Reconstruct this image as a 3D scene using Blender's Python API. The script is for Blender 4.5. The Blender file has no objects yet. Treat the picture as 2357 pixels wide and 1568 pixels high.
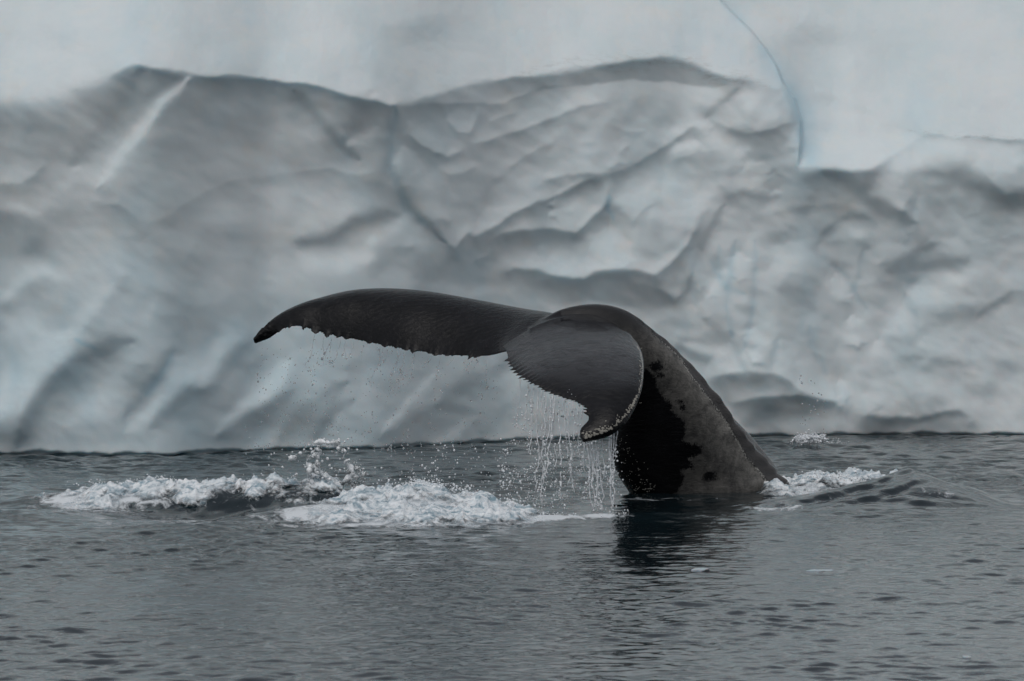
import bpy, math, random
import numpy as np
from mathutils import Vector
random.seed(7); RS = np.random.RandomState(7)
SC = bpy.context.scene; COL = SC.collection

# ------------------------------------------------------------------ camera
CAM_H, FPX, HOR = 3.0, 12500.0, 390.0      # eye height (m), focal length and horizon row in a 2357x1568 measure
PITCH = math.atan((784 - HOR) / FPX)
cam = bpy.data.cameras.new('camera'); camo = bpy.data.objects.new('camera', cam); COL.objects.link(camo)
camo.location = (0, 0, CAM_H); camo.rotation_euler = (math.pi/2 - PITCH, 0, 0)
cam.sensor_width = 36; cam.lens = FPX / 2357 * 36; cam.clip_end = 6000; cam.clip_start = 1
cam.dof.use_dof = True; cam.dof.focus_distance = 49.0; cam.dof.aperture_fstop = 9.0
SC.camera = camo

# ------------------------------------------------------------------ sky, sun, exposure
SUN_EL, SUN_AZ = math.radians(62), math.radians(200)    # azimuth clockwise from +Y
w = bpy.data.worlds.new('World'); SC.world = w; w.use_nodes = True
nt = w.node_tree; nt.nodes.clear()
sky = nt.nodes.new('ShaderNodeTexSky'); sky.sky_type = 'NISHITA'; sky.sun_disc = False
sky.sun_elevation = SUN_EL; sky.sun_rotation = SUN_AZ
sky.air_density = 1.0; sky.dust_density = 3.0; sky.ozone_density = 1.0
hs = nt.nodes.new('ShaderNodeHueSaturation'); hs.inputs['Saturation'].default_value = 0.30
bgn = nt.nodes.new('ShaderNodeBackground'); bgn.inputs['Strength'].default_value = 0.14
wo = nt.nodes.new('ShaderNodeOutputWorld')
nt.links.new(sky.outputs[0], hs.inputs['Color']); nt.links.new(hs.outputs[0], bgn.inputs[0]); nt.links.new(bgn.outputs[0], wo.inputs[0])
sl = bpy.data.lights.new('sun', 'SUN'); sl.energy = 0.9; sl.angle = math.radians(50); sl.color = (1, .975, .94)
so = bpy.data.objects.new('sun', sl); COL.objects.link(so)
dv = Vector((math.sin(SUN_AZ)*math.cos(SUN_EL), math.cos(SUN_AZ)*math.cos(SUN_EL), math.sin(SUN_EL)))
so.rotation_euler = dv.to_track_quat('Z', 'Y').to_euler()
SC.view_settings.view_transform = 'Standard'; SC.view_settings.look = 'None'
SC.view_settings.exposure = -0.57; SC.view_settings.gamma = 1.0; SC.view_settings.use_curve_mapping = False
SC.render.engine = 'CYCLES'
try:
    SC.cycles.use_denoising = True; SC.cycles.max_bounces = 8; SC.cycles.transmission_bounces = 6
    SC.cycles.caustics_reflective = False; SC.cycles.caustics_refractive = False
except Exception: pass

# ------------------------------------------------------------------ helpers
def unproj(px, py, d):
    """picture measure + distance along +Y -> point in the world"""
    px, py, d = np.broadcast_arrays(np.asarray(px, float), np.asarray(py, float), np.asarray(d, float))
    u = (px - 1178.5)/FPX; v = -(py - 784)/FPX
    sp, cp = math.sin(PITCH), math.cos(PITCH)
    dy = cp + v*sp; dz = -sp + v*cp
    k = d/dy
    return np.stack([u*k, d, CAM_H + dz*k], -1)
def ground(px, py, z=0.0):
    sp, cp = math.sin(PITCH), math.cos(PITCH)
    v = -(py - 784)/FPX; dy = cp + v*sp; dz = -sp + v*cp
    k = (z - CAM_H)/dz
    return np.array([(px-1178.5)/FPX*k, dy*k])
def project(P):
    sp, cp = math.sin(PITCH), math.cos(PITCH)
    x, y, z = P[..., 0], P[..., 1], P[..., 2]-CAM_H
    f = y*cp - z*sp; u = y*sp + z*cp
    return 1178.5 + FPX*x/f, 784 - FPX*u/f
def sstep(a, b, x):
    t = np.clip((x-a)/(b-a), 0, 1); return t*t*(3-2*t)
PERM = np.random.RandomState(3).permutation(4096)
GA = np.random.RandomState(4).rand(4096)*2*np.pi
GX, GY = np.cos(GA), np.sin(GA)
def perlin(x, y, seed=0):
    xi = np.floor(x).astype(np.int64); yi = np.floor(y).astype(np.int64)
    xf = x-xi; yf = y-yi
    u = xf*xf*xf*(xf*(xf*6-15)+10); v = yf*yf*yf*(yf*(yf*6-15)+10)
    def g(ix, iy, dx, dy):
        h = PERM[(PERM[(ix+seed*131) & 4095] + iy) & 4095]
        return GX[h]*dx + GY[h]*dy
    a = g(xi, yi, xf, yf); b = g(xi+1, yi, xf-1, yf); c = g(xi, yi+1, xf, yf-1); d = g(xi+1, yi+1, xf-1, yf-1)
    return ((a+(b-a)*u) + ((c+(d-c)*u)-(a+(b-a)*u))*v)*1.5
def fbm(x, y, o=4, seed=0, gain=.5, ridged=False):
    s = 0; a = 1.0
    for i in range(o):
        n = perlin(x*2**i + 17.3*i, y*2**i - 9.1*i, seed+i)
        s = s + a*((1-2*np.abs(n)) if ridged else n); a *= gain
    return s
def catmull(pts, n, t=None):
    """smooth curve through rows of pts; t optional knots"""
    P = np.asarray(pts, float); m = len(P)
    if t is None: t = np.linspace(0, 1, m)
    t = np.asarray(t, float); q = np.linspace(t[0], t[-1], n) if np.isscalar(n) else np.asarray(n, float)
    M = np.zeros_like(P); h = np.diff(t)[:, None]; dl = np.diff(P, axis=0)/h
    M[0] = dl[0]; M[-1] = dl[-1]
    M[1:-1] = (dl[:-1]*h[1:] + dl[1:]*h[:-1])/(h[1:]+h[:-1])
    i = np.clip(np.searchsorted(t, q, 'right')-1, 0, m-2)
    hh = (t[i+1]-t[i])[:, None]; s = ((q-t[i])[:, None])/hh
    return (2*s**3-3*s**2+1)*P[i] + (s**3-2*s**2+s)*hh*M[i] + (-2*s**3+3*s**2)*P[i+1] + (s**3-s**2)*hh*M[i+1]
def mesh_np(name, V, F, smooth=True):
    me = bpy.data.meshes.new(name)
    V = np.ascontiguousarray(V, dtype=np.float32).reshape(-1, 3); F = np.ascontiguousarray(F, dtype=np.int32)
    k = F.shape[1]; nf = len(F)
    me.vertices.add(len(V)); me.vertices.foreach_set('co', V.ravel())
    me.loops.add(nf*k); me.loops.foreach_set('vertex_index', F.ravel())
    me.polygons.add(nf); me.polygons.foreach_set('loop_start', np.arange(0, nf*k, k, dtype=np.int32))
    me.polygons.foreach_set('loop_total', np.full(nf, k, dtype=np.int32))
    me.polygons.foreach_set('use_smooth', np.full(nf, smooth, dtype=bool))
    me.update(calc_edges=True); me.validate()
    return me
def grid_faces(nr, nc, wrap=False):
    r = np.arange(nr-1)[:, None]; c = np.arange(nc if wrap else nc-1)[None, :]
    c2 = (c+1) % nc
    return np.stack([r*nc+c, r*nc+c2, (r+1)*nc+c2, (r+1)*nc+c], -1).reshape(-1, 4)
def link(name, me, mat, parent=None, label=None, cat=None, group=None, kind=None):
    o = bpy.data.objects.new(name, me); COL.objects.link(o)
    if mat and me: me.materials.append(mat)
    if parent: o.parent = parent
    for k, v in (('label', label), ('category', cat), ('group', group), ('kind', kind)):
        if v: o[k] = v
    return o
def fattr(me, name, arr):
    a = me.attributes.new(name, 'FLOAT', 'POINT'); a.data.foreach_set('value', np.ascontiguousarray(arr, dtype=np.float32).ravel())
class NT:
    def __init__(s, name):
        s.m = bpy.data.materials.new(name); s.m.use_nodes = True; s.t = s.m.node_tree; s.n = s.t.nodes
        s.b = s.n['Principled BSDF']
    def add(s, typ, **kw):
        n = s.n.new(typ)
        for k, v in kw.items():
            if hasattr(n, k): setattr(n, k, v)
            else: n.inputs[k].default_value = v
        return n
    def ln(s, a, b): s.t.links.new(a, b)
    def math(s, op, a, b=None, c=None):
        n = s.n.new('ShaderNodeMath'); n.operation = op
        for i, v in enumerate((a, b, c)):
            if v is None: continue
            if isinstance(v, (int, float)): n.inputs[i].default_value = v
            else: s.ln(v, n.inputs[i])
        return n.outputs[0]
    def mix(s, f, a, b):
        n = s.n.new('ShaderNodeMix'); n.data_type = 'RGBA'
        for i, v in ((0, f), (6, a), (7, b)):
            if isinstance(v, (int, float)): n.inputs[i].default_value = v
            elif isinstance(v, tuple): n.inputs[i].default_value = v if len(v) == 4 else v+(1,)
            else: s.ln(v, n.inputs[i])
        return n.outputs[2]
    def noise(s, scale, detail=4, rough=.5, vec=None, dist=0):
        n = s.add('ShaderNodeTexNoise'); n.inputs['Scale'].default_value = scale; n.inputs['Detail'].default_value = detail
        n.inputs['Roughness'].default_value = rough; n.inputs['Distortion'].default_value = dist
        if vec is not None: s.ln(vec, n.inputs['Vector'])
        return n.outputs[0]
    def ramp(s, f, a, b):
        n = s.n.new('ShaderNodeMapRange'); n.inputs[1].default_value = a; n.inputs[2].default_value = b
        n.interpolation_type = 'SMOOTHSTEP'; s.ln(f, n.inputs[0]); return n.outputs[0]
    def coord(s, scale=(1, 1, 1)):
        t = s.n.new('ShaderNodeTexCoord'); m = s.n.new('ShaderNodeMapping'); m.inputs['Scale'].default_value = scale
        s.ln(t.outputs['Object'], m.inputs[0]); return m.outputs[0]
    def attr(s, name):
        n = s.n.new('ShaderNodeAttribute'); n.attribute_name = name; return n.outputs['Fac']
    def bump(s, h, dist, strength=1.0, nrm=None):
        n = s.n.new('ShaderNodeBump'); n.inputs['Distance'].default_value = dist; n.inputs['Strength'].default_value = strength
        s.ln(h, n.inputs['Height'])
        if nrm is not None: s.ln(nrm, n.inputs['Normal'])
        return n.outputs[0]
    def set(s, **kw):
        for k, v in kw.items():
            k = k.replace('_', ' ')
            if isinstance(v, (int, float, tuple)): s.b.inputs[k].default_value = v
            else: s.ln(v, s.b.inputs[k])

# ------------------------------------------------------------------ materials
m = NT('glacier_ice'); co = m.coord()
col = m.mix(m.ramp(m.noise(.9, 4, .6, co), .35, .7), (.705, .757, .775), (.63, .712, .738))
col = m.mix(m.ramp(m.noise(2.2, 5, .6, m.coord((1, 1, 1.2))), .5, .85), col, (.73, .745, .725))
col = m.mix(m.math('MULTIPLY', m.ramp(m.noise(4.0, 6, .7, m.coord((1, 1, 1.1)), .5), .52, .78), .22), col, (.60, .70, .75))
col = m.mix(m.math('MULTIPLY', m.attr('blue'), 1.0), col, (.42, .63, .73))
col = m.mix(m.math('MULTIPLY', m.attr('grey_band'), m.ramp(m.noise(7, 6, .7, m.coord((1, 1, 3))), .45, .75)), col, (.42, .42, .40))  # noise-broken grey bands mixed into the ice colour
h1 = m.noise(7, 5, .55, m.coord((1, 1, 1))); h2 = m.noise(60, 3, .6, co)
nb = m.bump(h2, .0025, .4, m.bump(h1, .007, .4))
m.set(Base_Color=col, Roughness=.55, Normal=nb, Specular_IOR_Level=.25, Subsurface_Weight=.6, Subsurface_Scale=.11, Subsurface_Radius=(.6, 1.0, 1.15))
M_ICE = m.m

m = NT('sea_water'); co = m.coord()
f = m.attr('foam')
cf = m.n.new('ShaderNodeTexCoord')
mp = m.n.new('ShaderNodeMapping'); mp.inputs['Scale'].default_value = (1, .45, 1); m.ln(cf.outputs['Object'], mp.inputs[0])
fn = m.noise(7, 7, .65, mp.outputs[0], .6)
fm = m.ramp(m.math('ADD', m.math('MULTIPLY', f, .52), fn), .74, .98)
mp2 = m.n.new('ShaderNodeMapping'); mp2.inputs['Scale'].default_value = (1, .8, 1); m.ln(cf.outputs['Object'], mp2.inputs[0])
sy = m.n.new('ShaderNodeSeparateXYZ'); m.ln(cf.outputs['Object'], sy.inputs[0])
wind = m.math('ADD', m.math('MULTIPLY', m.ramp(sy.outputs[1], 47.5, 53.), .9), m.math('ADD', .55, m.math('MULTIPLY', m.ramp(m.noise(.22, 3, .5, mp2.outputs[0], .6), .35, .65), .9)))
n1 = m.noise(4.0, 3, .55, mp2.outputs[0], .5); n2 = m.noise(18, 3, .5, mp2.outputs[0], .3)
nb = m.bump(m.math('MULTIPLY', n2, wind), .0018, 1.0, m.bump(m.math('MULTIPLY', n1, wind), .0085, 1.0))
bc = m.mix(fm, (.006, .014, .018), (.66, .70, .73))
m.set(Base_Color=bc, Roughness=m.math('ADD', .07, m.math('MULTIPLY', fm, .5)), IOR=1.333, Normal=nb)
M_WATER = m.m

m = NT('sea_foam'); co = m.coord()
th = m.attr('thick')
col = m.mix(m.ramp(m.noise(7, 7, .7, m.coord((.7, 1, 1.6)), 1.2), .34, .60), (.20, .30, .36), (.80, .83, .85))
nb = m.bump(m.noise(18, 5, .65, co), .010, .7)
m.set(Base_Color=col, Roughness=.6, Normal=nb, Subsurface_Weight=.3, Subsurface_Scale=.02, Subsurface_Radius=(.8, 1, 1.1))
al = m.ramp(m.math('ADD', th, m.math('MULTIPLY', m.math('SUBTRACT', m.noise(16, 7, .75, co), .5), 1.7)), .14, .80)
m.set(Alpha=al)
M_FOAM = m.m

m = NT('whale_skin'); co = m.coord()
pale = m.attr('pale'); sc_ = m.attr('scar')
edge = m.math('MULTIPLY', m.math('SUBTRACT', m.noise(16, 6, .7, co), .5), .42)
edge = m.math('ADD', edge, m.math('MULTIPLY', m.math('SUBTRACT', m.noise(60, 6, .8, co), .5), .55)); pm = m.ramp(m.math('ADD', pale, edge), -.03, .07)
base = m.mix(m.ramp(m.noise(5, 5, .6, co), .3, .75), (.0025, .0025, .003), (.0065, .0065, .008))
pl = m.mix(m.ramp(m.noise(7, 8, .75, m.coord((1, 1, 1)), .5), .30, .72), (.07, .067, .063), (.30, .285, .26))
base = m.mix(m.attr('back'), base, (.075, .072, .072)); base = m.mix(m.math('MULTIPLY', m.attr('grey'), m.math('ADD', .45, m.math('MULTIPLY', .55, m.ramp(m.noise(9, 6, .7, m.coord((.7, .5, 2.2)), .8), .3, .6)))), base, (.055, .057, .062)); pl = m.mix(m.attr('palev'), (.022, .022, .023), pl); colr = m.mix(pm, base, pl)
spk = m.ramp(m.noise(95, 2, .5, co), .72, .78)
colr = m.mix(m.math('MULTIPLY', spk, .25), colr, (.16, .155, .145))
fib = m.ramp(m.math('ADD', sc_, m.math('MULTIPLY', m.math('SUBTRACT', m.noise(60, 4, .7, co), .5), .9)), .42, .62)
colr = m.mix(fib, colr, (.42, .41, .38))
b1 = m.bump(m.noise(26, 5, .65, m.coord((.45, .8, 1.3)), .6), .009, .9)
b2 = m.bump(m.noise(150, 2, .5, co), .0015, .6, b1)
m.set(Base_Color=colr, Roughness=m.math('ADD', .20, m.math('MULTIPLY', pm, .05)), Normal=b2, Specular_IOR_Level=m.math('MULTIPLY', .21, m.math('SUBTRACT', 1.0, m.math('MULTIPLY', m.ramp(m.math('ADD', m.attr('blk'), m.math('MULTIPLY', m.noise(55, 5, .7, m.coord((1, 1, 2))), .8)), .75, 1.0), .85))))
M_SKIN = m.m

m = NT('barnacle_shell'); col = m.mix(m.noise(30, 3, .6, m.coord()), (.12, .115, .10), (.46, .44, .39))
m.set(Base_Color=col, Roughness=.7); M_BARN = m.m

m = NT('falling_water'); m.set(Base_Color=(.93, .96, .98, 1), Roughness=.12, IOR=1.33, Transmission_Weight=.72); M_DROP = m.m
m = NT('aerated_water'); m.set(Base_Color=(.86, .89, .92, 1), Roughness=.3, IOR=1.33, Transmission_Weight=.06); M_STRAND = m.m
m = NT('splash_water'); m.set(Base_Color=(.84, .87, .89, 1), Roughness=.3, IOR=1.33, Transmission_Weight=.05); M_SPL = m.m
m = NT('wet_ice'); m.set(Base_Color=(.40, .48, .52, 1), Roughness=.3, IOR=1.31, Subsurface_Weight=.4, Subsurface_Scale=.03); M_BIT = m.m

# ------------------------------------------------------------------ iceberg: relief of ledges, overhangs and gullies
STEP = 3.0; MX0, MX1, MY0, MY1 = -120, 2480, -260, 1065
mx = np.arange(MX0, MX1, STEP); my = np.arange(MY0, MY1, STEP)
PX, PY = np.meshgrid(mx, my)
def tf(tag, pts):
    s, ox, oy = {'3': (.5011, 0, 0), '4': (.5011, 1178.5, 0), 'L': (.3385, 0, 552.4), 'R': (.375, 1473.1, 552.4),
                 'C': (.3646, 798, 184.1), '0': (1, 0, 0)}[tag]
    return [(x*s+ox, y*s+oy) for x, y in pts]
def seg_dist(pts):
    """unsigned distance, side (+ = below for a left-to-right line), parameter 0..1"""
    best = np.full(PX.shape, 1e9); side = np.zeros(PX.shape); par = np.zeros(PX.shape)
    L = [0]
    for a, b in zip(pts[:-1], pts[1:]): L.append(L[-1]+math.hypot(b[0]-a[0], b[1]-a[1]))
    for i, (a, b) in enumerate(zip(pts[:-1], pts[1:])):
        dx, dy = b[0]-a[0], b[1]-a[1]; l2 = dx*dx+dy*dy+1e-9
        t0 = ((PX-a[0])*dx + (PY-a[1])*dy)/l2; t = np.clip(t0, 0, 1)
        d = np.hypot(PX-a[0]-t*dx, PY-a[1]-t*dy)
        k = d < best
        best = np.where(k, d, best)
        side = np.where(k, dx*(PY-a[1])-dy*(PX-a[0]), side)
        par = np.where(k, (L[i]+t*(L[i+1]-L[i]))/L[-1], par)
    return best, np.sign(side), par
wob = 3.0*fbm(PX/60., PY/60., 3, 50); WX, WY = PX.copy(), PY.copy()
PX = PX + 4*fbm(WX/55., WY/55., 3, 51) + 1.2*fbm(WX/14., WY/14., 2, 57); PY = PY + 3*fbm(WX/55., WY/55., 3, 53) + 1.2*fbm(WX/14., WY/14., 2, 59)
TONE = np.zeros(PX.shape); BLUE = np.zeros(PX.shape); GREY_BAND = np.zeros(PX.shape); VAL = np.zeros(PX.shape)
def stroke(tag, pts, wd, val, tgt=None):
    d, _, t = seg_dist(tf(tag, pts)); tp = np.clip(np.minimum(t, 1-t)*6+.35, 0, 1)
    (TONE if tgt is None else tgt)[...] += val*np.exp(-(d/(wd*tp))**2)
    if tgt is None:
        Q = tf(tag, pts); steep = abs(Q[-1][1]-Q[0][1])/(math.hypot(Q[-1][1]-Q[0][1], Q[-1][0]-Q[0][0])+1e-6)
        VAL[...] += -val*min(wd, 26)*.0028*steep**1.5*np.exp(-(d/(wd*tp*.85))**2)
def edge(tag, pts, vb, wb, va=0, wa=10, endf=.12, tgt=None):
    """a lip: vb/wb below it, va/wa above it"""
    d, s, t = seg_dist(tf(tag, pts)); e = sstep(0, endf, t)*sstep(0, endf, 1-t)
    e = np.where((t <= 0) | (t >= 1), 0, e)
    A = sstep(-2.5, 2.5, s*d)
    (TONE if tgt is None else tgt)[...] += e*(A*vb*np.exp(-d/wb) + (1-A)*va*np.exp(-d/wa))
def region(tag, poly, val, feather=15, tgt=None, mode='add'):
    P = tf(tag, poly); inside = np.zeros(PX.shape, bool)
    for (x1, y1), (x2, y2) in zip(P, P[1:]+P[:1]):
        c = ((y1 > PY) != (y2 > PY)); xi = (x2-x1)*(PY-y1)/((y2-y1) if y2 != y1 else 1e-9)+x1
        inside ^= c & (PX < xi)
    d, _, _ = seg_dist(P+P[:1]); sd = np.where(inside, d, -d)
    a = sstep(-feather, feather, sd); T = TONE if tgt is None else tgt
    if mode == 'set': T[...] = T*(1-a) + val*a
    else: T[...] += a*val
    return a
# broad tones: 0 = upright wall, + leans back to the sky, - hangs over
TONE += .05 + .06*sstep(300, 900, PY)
region('0', [(-200, 232), (80, 238), (140, 228), (210, 195), (270, 168), (300, 150), (420, 177), (520, 182), (620, 182), (700, 193), (770, 209), (830, 226), (905, 243),
             (960, 232), (1040, 205), (1130, 188), (1300, 170), (1420, 142), (1530, 130), (1600, 150), (1670, 180), (1740, 188), (1800, 208), (1835, 260), (1845, 380), (1930, 380),
             (2010, 388), (2060, 350), (2120, 318), (2160, 305), (2357, 322), (2600, 330), (2600, -500), (-200, -500)], .92, 7, mode='set')
BR = sstep(130, 60, WY)*1.0
CALM = np.clip(sstep(110, 30, WY-40*np.sin(WX/300.)), 0, 1)
# left wall under the cornice
region('0', [(-200, 250), (80, 245), (210, 205), (300, 160), (520, 190), (720, 205), (905, 250), (900, 330), (880, 400), (700, 410), (560, 420), (430, 500), (250, 480), (120, 560), (-200, 620)], -.13, 28)
edge('3', [(590, 292), (700, 312), (800, 330), (900, 345), (980, 362), (1030, 352), (1080, 346), (1200, 364), (1300, 382), (1400, 386), (1500, 408), (1600, 442), (1700, 467), (1835, 490)], -.85, 16, .15, 10, .03)
edge('3', [(400, 430), (590, 292), (800, 330), (1080, 346), (1400, 386), (1600, 442), (1835, 490), (2000, 470)], -.20, 80, 0, 10, .1)
edge('3', [(-200, 455), (60, 460), (165, 478), (300, 440), (450, 390), (590, 295)], -.40, 30, .05, 20, .06)
stroke('3', [(-60, 560), (80, 520), (170, 560)], 45, -.35)
stroke('3', [(860, 370), (740, 480), (620, 620), (520, 750), (440, 860)], 15, .62)
stroke('3', [(640, 340), (600, 440), (500, 600), (330, 760)], 34, -.22)
stroke('3', [(900, 360), (1180, 420), (1330, 470)], 45, -.18)
stroke('3', [(1350, 430), (1440, 540), (1540, 650), (1640, 740)], 18, -.42)
stroke('3', [(1700, 440), (1650, 560), (1600, 640)], 34, -.28)
stroke('3', [(1600, 675), (1740, 590)], 12, .30)
stroke('3', [(1810, 495), (1797, 650), (1790, 760), (1830, 870), (1865, 960), (1960, 1040), (2050, 1110)], 15, -.55)
stroke('3', [(1810, 495), (1797, 650), (1790, 760), (1830, 870), (1865, 960), (1960, 1040)], 12, .28, BLUE)
stroke('3', [(1850, 690), (1900, 810), (1980, 930), (2050, 1010)], 26, .55)
stroke('3', [(1870, 570), (1960, 640), (2030, 700)], 20, .40)
edge('3', [(640, 1030), (760, 990), (850, 930), (950, 870), (1050, 830), (1200, 805), (1350, 790), (1520, 770), (1640, 800), (1790, 775)], -.20, 16, .34, 7)
edge('3', [(400, 905), (460, 935), (540, 940), (610, 980), (650, 1030)], -.24, 20, .30, 6)
stroke('3', [(500, 960), (620, 1040), (640, 1110)], 30, -.14)
stroke('3', [(1350, 1115), (1450, 1112), (1540, 1085), (1620, 1020), (1720, 1000), (1830, 985)], 17, -.62)
stroke('3', [(1340, 1060), (1500, 1050), (1640, 960), (1750, 930)], 34, .14)
stroke('3', [(1370, 1165), (1440, 1190), (1560, 1200), (1700, 1170)], 26, .42)
stroke('3', [(1700, 1110), (1850, 1000), (1900, 1060), (1940, 1140)], 26, .42)
stroke('3', [(1750, 1270), (1900, 1290)], 24, .30)
stroke('3', [(1800, 1140), (1900, 1135)], 10, -.22)
edge('3', [(-60, 850), (80, 840), (150, 805), (200, 750)], -.55, 20, .20, 20)
stroke('3', [(-60, 940), (80, 955), (180, 985)], 10, .40)
stroke('3', [(-60, 1010), (80, 1040), (190, 1110)], 40, -.36)
stroke('3', [(60, 1180), (200, 1140)], 20, -.28)
stroke('3', [(230, 900), (300, 860), (350, 780)], 18, .15)
# drapery of the lower left wall
for pts, wd, v in [([(400, 250), (250, 200), (150, 250), (0, 400)], 13, .40), ([(330, 250), (200, 330), (50, 470), (-80, 620)], 28, -.24),
    ([(230, 520), (100, 560), (0, 520)], 40, .30), ([(760, 300), (560, 520), (480, 640), (380, 660)], 17, .32), ([(860, 260), (700, 480), (560, 620)], 26, -.24),
    ([(460, 640), (350, 760), (180, 900), (60, 1100), (-40, 1200)], 40, .55), ([(900, 690), (760, 690), (600, 780), (420, 900), (260, 1070), (180, 1250), (110, 1390)], 24, -.58),
    ([(760, 760), (560, 930), (400, 1130)], 34, -.24), ([(1180, 740), (1080, 920), (960, 1060), (860, 1180)], 20, -.50), ([(1000, 860), (900, 1000)], 34, -.26),
    ([(1180, 800), (1250, 900), (1400, 880), (1370, 980)], 30, .55), ([(1100, 1050), (980, 1180), (850, 1300)], 15, .28), ([(800, 900), (650, 1100), (450, 1250)], 24, .16),
    ([(1700, 690), (1600, 800), (1480, 980), (1230, 1080), (1030, 1260)], 20, -.42), ([(1620, 660), (1480, 700), (1500, 780)], 20, .34),
    ([(1960, 820), (1840, 1000), (1680, 1120), (1540, 1230), (1490, 1290)], 22, .52), ([(1800, 800), (1700, 880), (1620, 1000), (1530, 1180)], 20, -.30),
    ([(2000, 1010), (1800, 1140), (1600, 1240), (1480, 1340)], 18, -.48), ([(2250, 1050), (2080, 1180), (1880, 1290), (1700, 1400)], 16, .26),
    ([(2357, 960), (2150, 1130), (1960, 1260), (1900, 1360)], 22, -.42), ([(2400, 1080), (2250, 1200), (2140, 1330)], 18, -.36), ([(2330, 1160), (2230, 1300)], 13, .30),
    ([(130, 1290), (110, 1390)], 22, -.18), ([(-60, 60), (100, 40), (300, 110)], 26, -.14), ([(1330, 60), (1320, 300), (1280, 600)], 20, -.16),
    ([(1000, 520), (1060, 400)], 12, .20), ([(1420, 250), (1480, 420)], 40, .10)]:
    stroke('L', pts, wd, v)
stroke('L', [(500, 650), (560, 680), (650, 715)], 4, .5, BLUE)
stroke('L', [(1180, 750), (1080, 920), (980, 1040)], 9, .35, BLUE)
for pts, wd, v in [([(1010, 930), (1130, 850), (1200, 820)], 24, -.40), ([(880, 990), (1000, 860)], 12, .30), ([(1100, 850), (1150, 830)], 18, .3),
                   ([(1190, 960), (1050, 1010)], 20, -.2), ([(960, 960), (840, 1030)], 16, -.20), ([(1090, 960), (1010, 1010)], 12, .22), ([(870, 830), (800, 840)], 20, -.25)]:
    stroke('0', pts, wd, v)
# centre: folds and slabs
for pts, vb, wb, va, wa in [
    ([(310, 175), (500, 155), (800, 150), (1000, 155), (1080, 110), (1250, 45), (1500, 30)], -.42, 20, .18, 20),
    ([(380, 330), (470, 410), (600, 470), (640, 485), (700, 460), (755, 440)], -.50, 14, .34, 24),
    ([(760, 410), (900, 385), (1050, 335), (1200, 280), (1330, 230), (1480, 165), (1700, 140)], -.48, 16, .26, 22),
    ([(560, 560), (640, 600), (740, 580), (830, 540)], -.30, 14, .24, 18),
    ([(620, 190), (640, 260), (700, 330), (770, 340), (810, 260), (820, 190)], -.40, 14, .32, 22),
    ([(900, 270), (1010, 220), (1080, 200)], -.3, 12, .24, 16),
    ([(1000, 560), (1150, 470), (1330, 380)], -.22, 18, .14, 18),
    ([(1200, 700), (1240, 640), (1400, 600), (1600, 590), (1750, 570), (1900, 490), (2050, 400), (2180, 300), (2300, 230)], -.62, 20, .10, 22),
    ([(1730, 470), (1800, 400)], -.30, 10, .2, 10),
    ([(1640, 560), (1720, 520), (1800, 530)], -.30, 10, .35, 16),
    ([(1680, 290), (1800, 330), (1900, 330)], -.25, 12, .22, 20),
    ([(560, 930), (620, 1000), (680, 1055), (740, 980), (770, 960), (800, 985), (880, 950), (960, 900), (1060, 830), (1200, 770), (1350, 715), (1500, 640), (1650, 600)], -.80, 26, .32, 26),
    ([(900, 1020), (980, 960), (1100, 940), (1300, 935), (1460, 960), (1520, 900), (1620, 800), (1670, 700)], -.78, 30, .30, 26),
    ([(800, 1130), (880, 1110), (930, 1060)], -.35, 10, .40, 12),
    ([(930, 1170), (1020, 1205), (1060, 1180), (1200, 1190), (1420, 1250), (1500, 1240), (1560, 1200), (1750, 1185), (1880, 1200), (1950, 1220), (2050, 1150), (2150, 1050), (2250, 850)], -.62, 26, .30, 30),
    ([(1960, 1280), (2080, 1385), (2160, 1300), (2180, 1200)], -.45, 16, .30, 24),
    ([(300, 1040), (480, 1050)], -.2, 10, .12, 12),
]: edge('C', pts, vb*1.25, wb*.9, va*1.2, wa)
stroke('C', [(1720, 760), (1900, 740), (2080, 700), (2150, 780), (1950, 850)], 50, .52)
stroke('C', [(1300, 780), (1430, 800), (1300, 850)], 24, .36)
stroke('C', [(1560, 1000), (1680, 1080), (1800, 1130)], 34, .40)
stroke('C', [(1180, 1110), (1330, 1150), (1430, 1200)], 30, .45)
stroke('C', [(1660, 700), (1660, 900)], 9, -.30); stroke('C', [(1665, 720), (1650, 800), (1690, 880)], 8, .5, BLUE)
stroke('C', [(1750, 960), (1850, 1060), (1950, 1100), (2100, 1040), (2300, 820)], 12, -.20)
stroke('C', [(1100, 640), (1180, 620)], 18, .28); stroke('C', [(440, 520), (620, 660)], 16, .20); stroke('C', [(840, 800), (960, 820)], 18, .16)
stroke('C', [(1080, 540), (900, 680), (880, 800), (800, 900)], 8, -.16)
stroke('C', [(2050, 420), (2240, 400)], 12, .40); stroke('C', [(2220, 280), (2310, 290)], 10, .45); stroke('C', [(2040, 350), (2160, 320)], 14, .30)
region('C', [(650, 1100), (900, 1000), (1100, 960), (1460, 970), (1500, 1000), (1250, 1040), (1000, 1080), (900, 1200), (1200, 1230), (1430, 1260), (1600, 1210), (1900, 1220), (1960, 1290), (2080, 1390), (1850, 1430), (1500, 1400), (1200, 1330), (800, 1300), (400, 1250)], -.32, 16)
region('4', [(0, 1235), (150, 1260), (280, 1290), (420, 1250), (600, 1240), (700, 1290), (770, 1370), (650, 1415), (400, 1400), (120, 1340)], -.26, 12)
for pts, wd, v in [([(560, 1330), (720, 1400), (850, 1420)], 14, -.12), ([(700, 1160), (640, 1260), (560, 1300)], 12, .12), ([(800, 1350), (900, 1300), (1050, 1320)], 20, .30)]: stroke('C', pts, wd, v)
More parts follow.
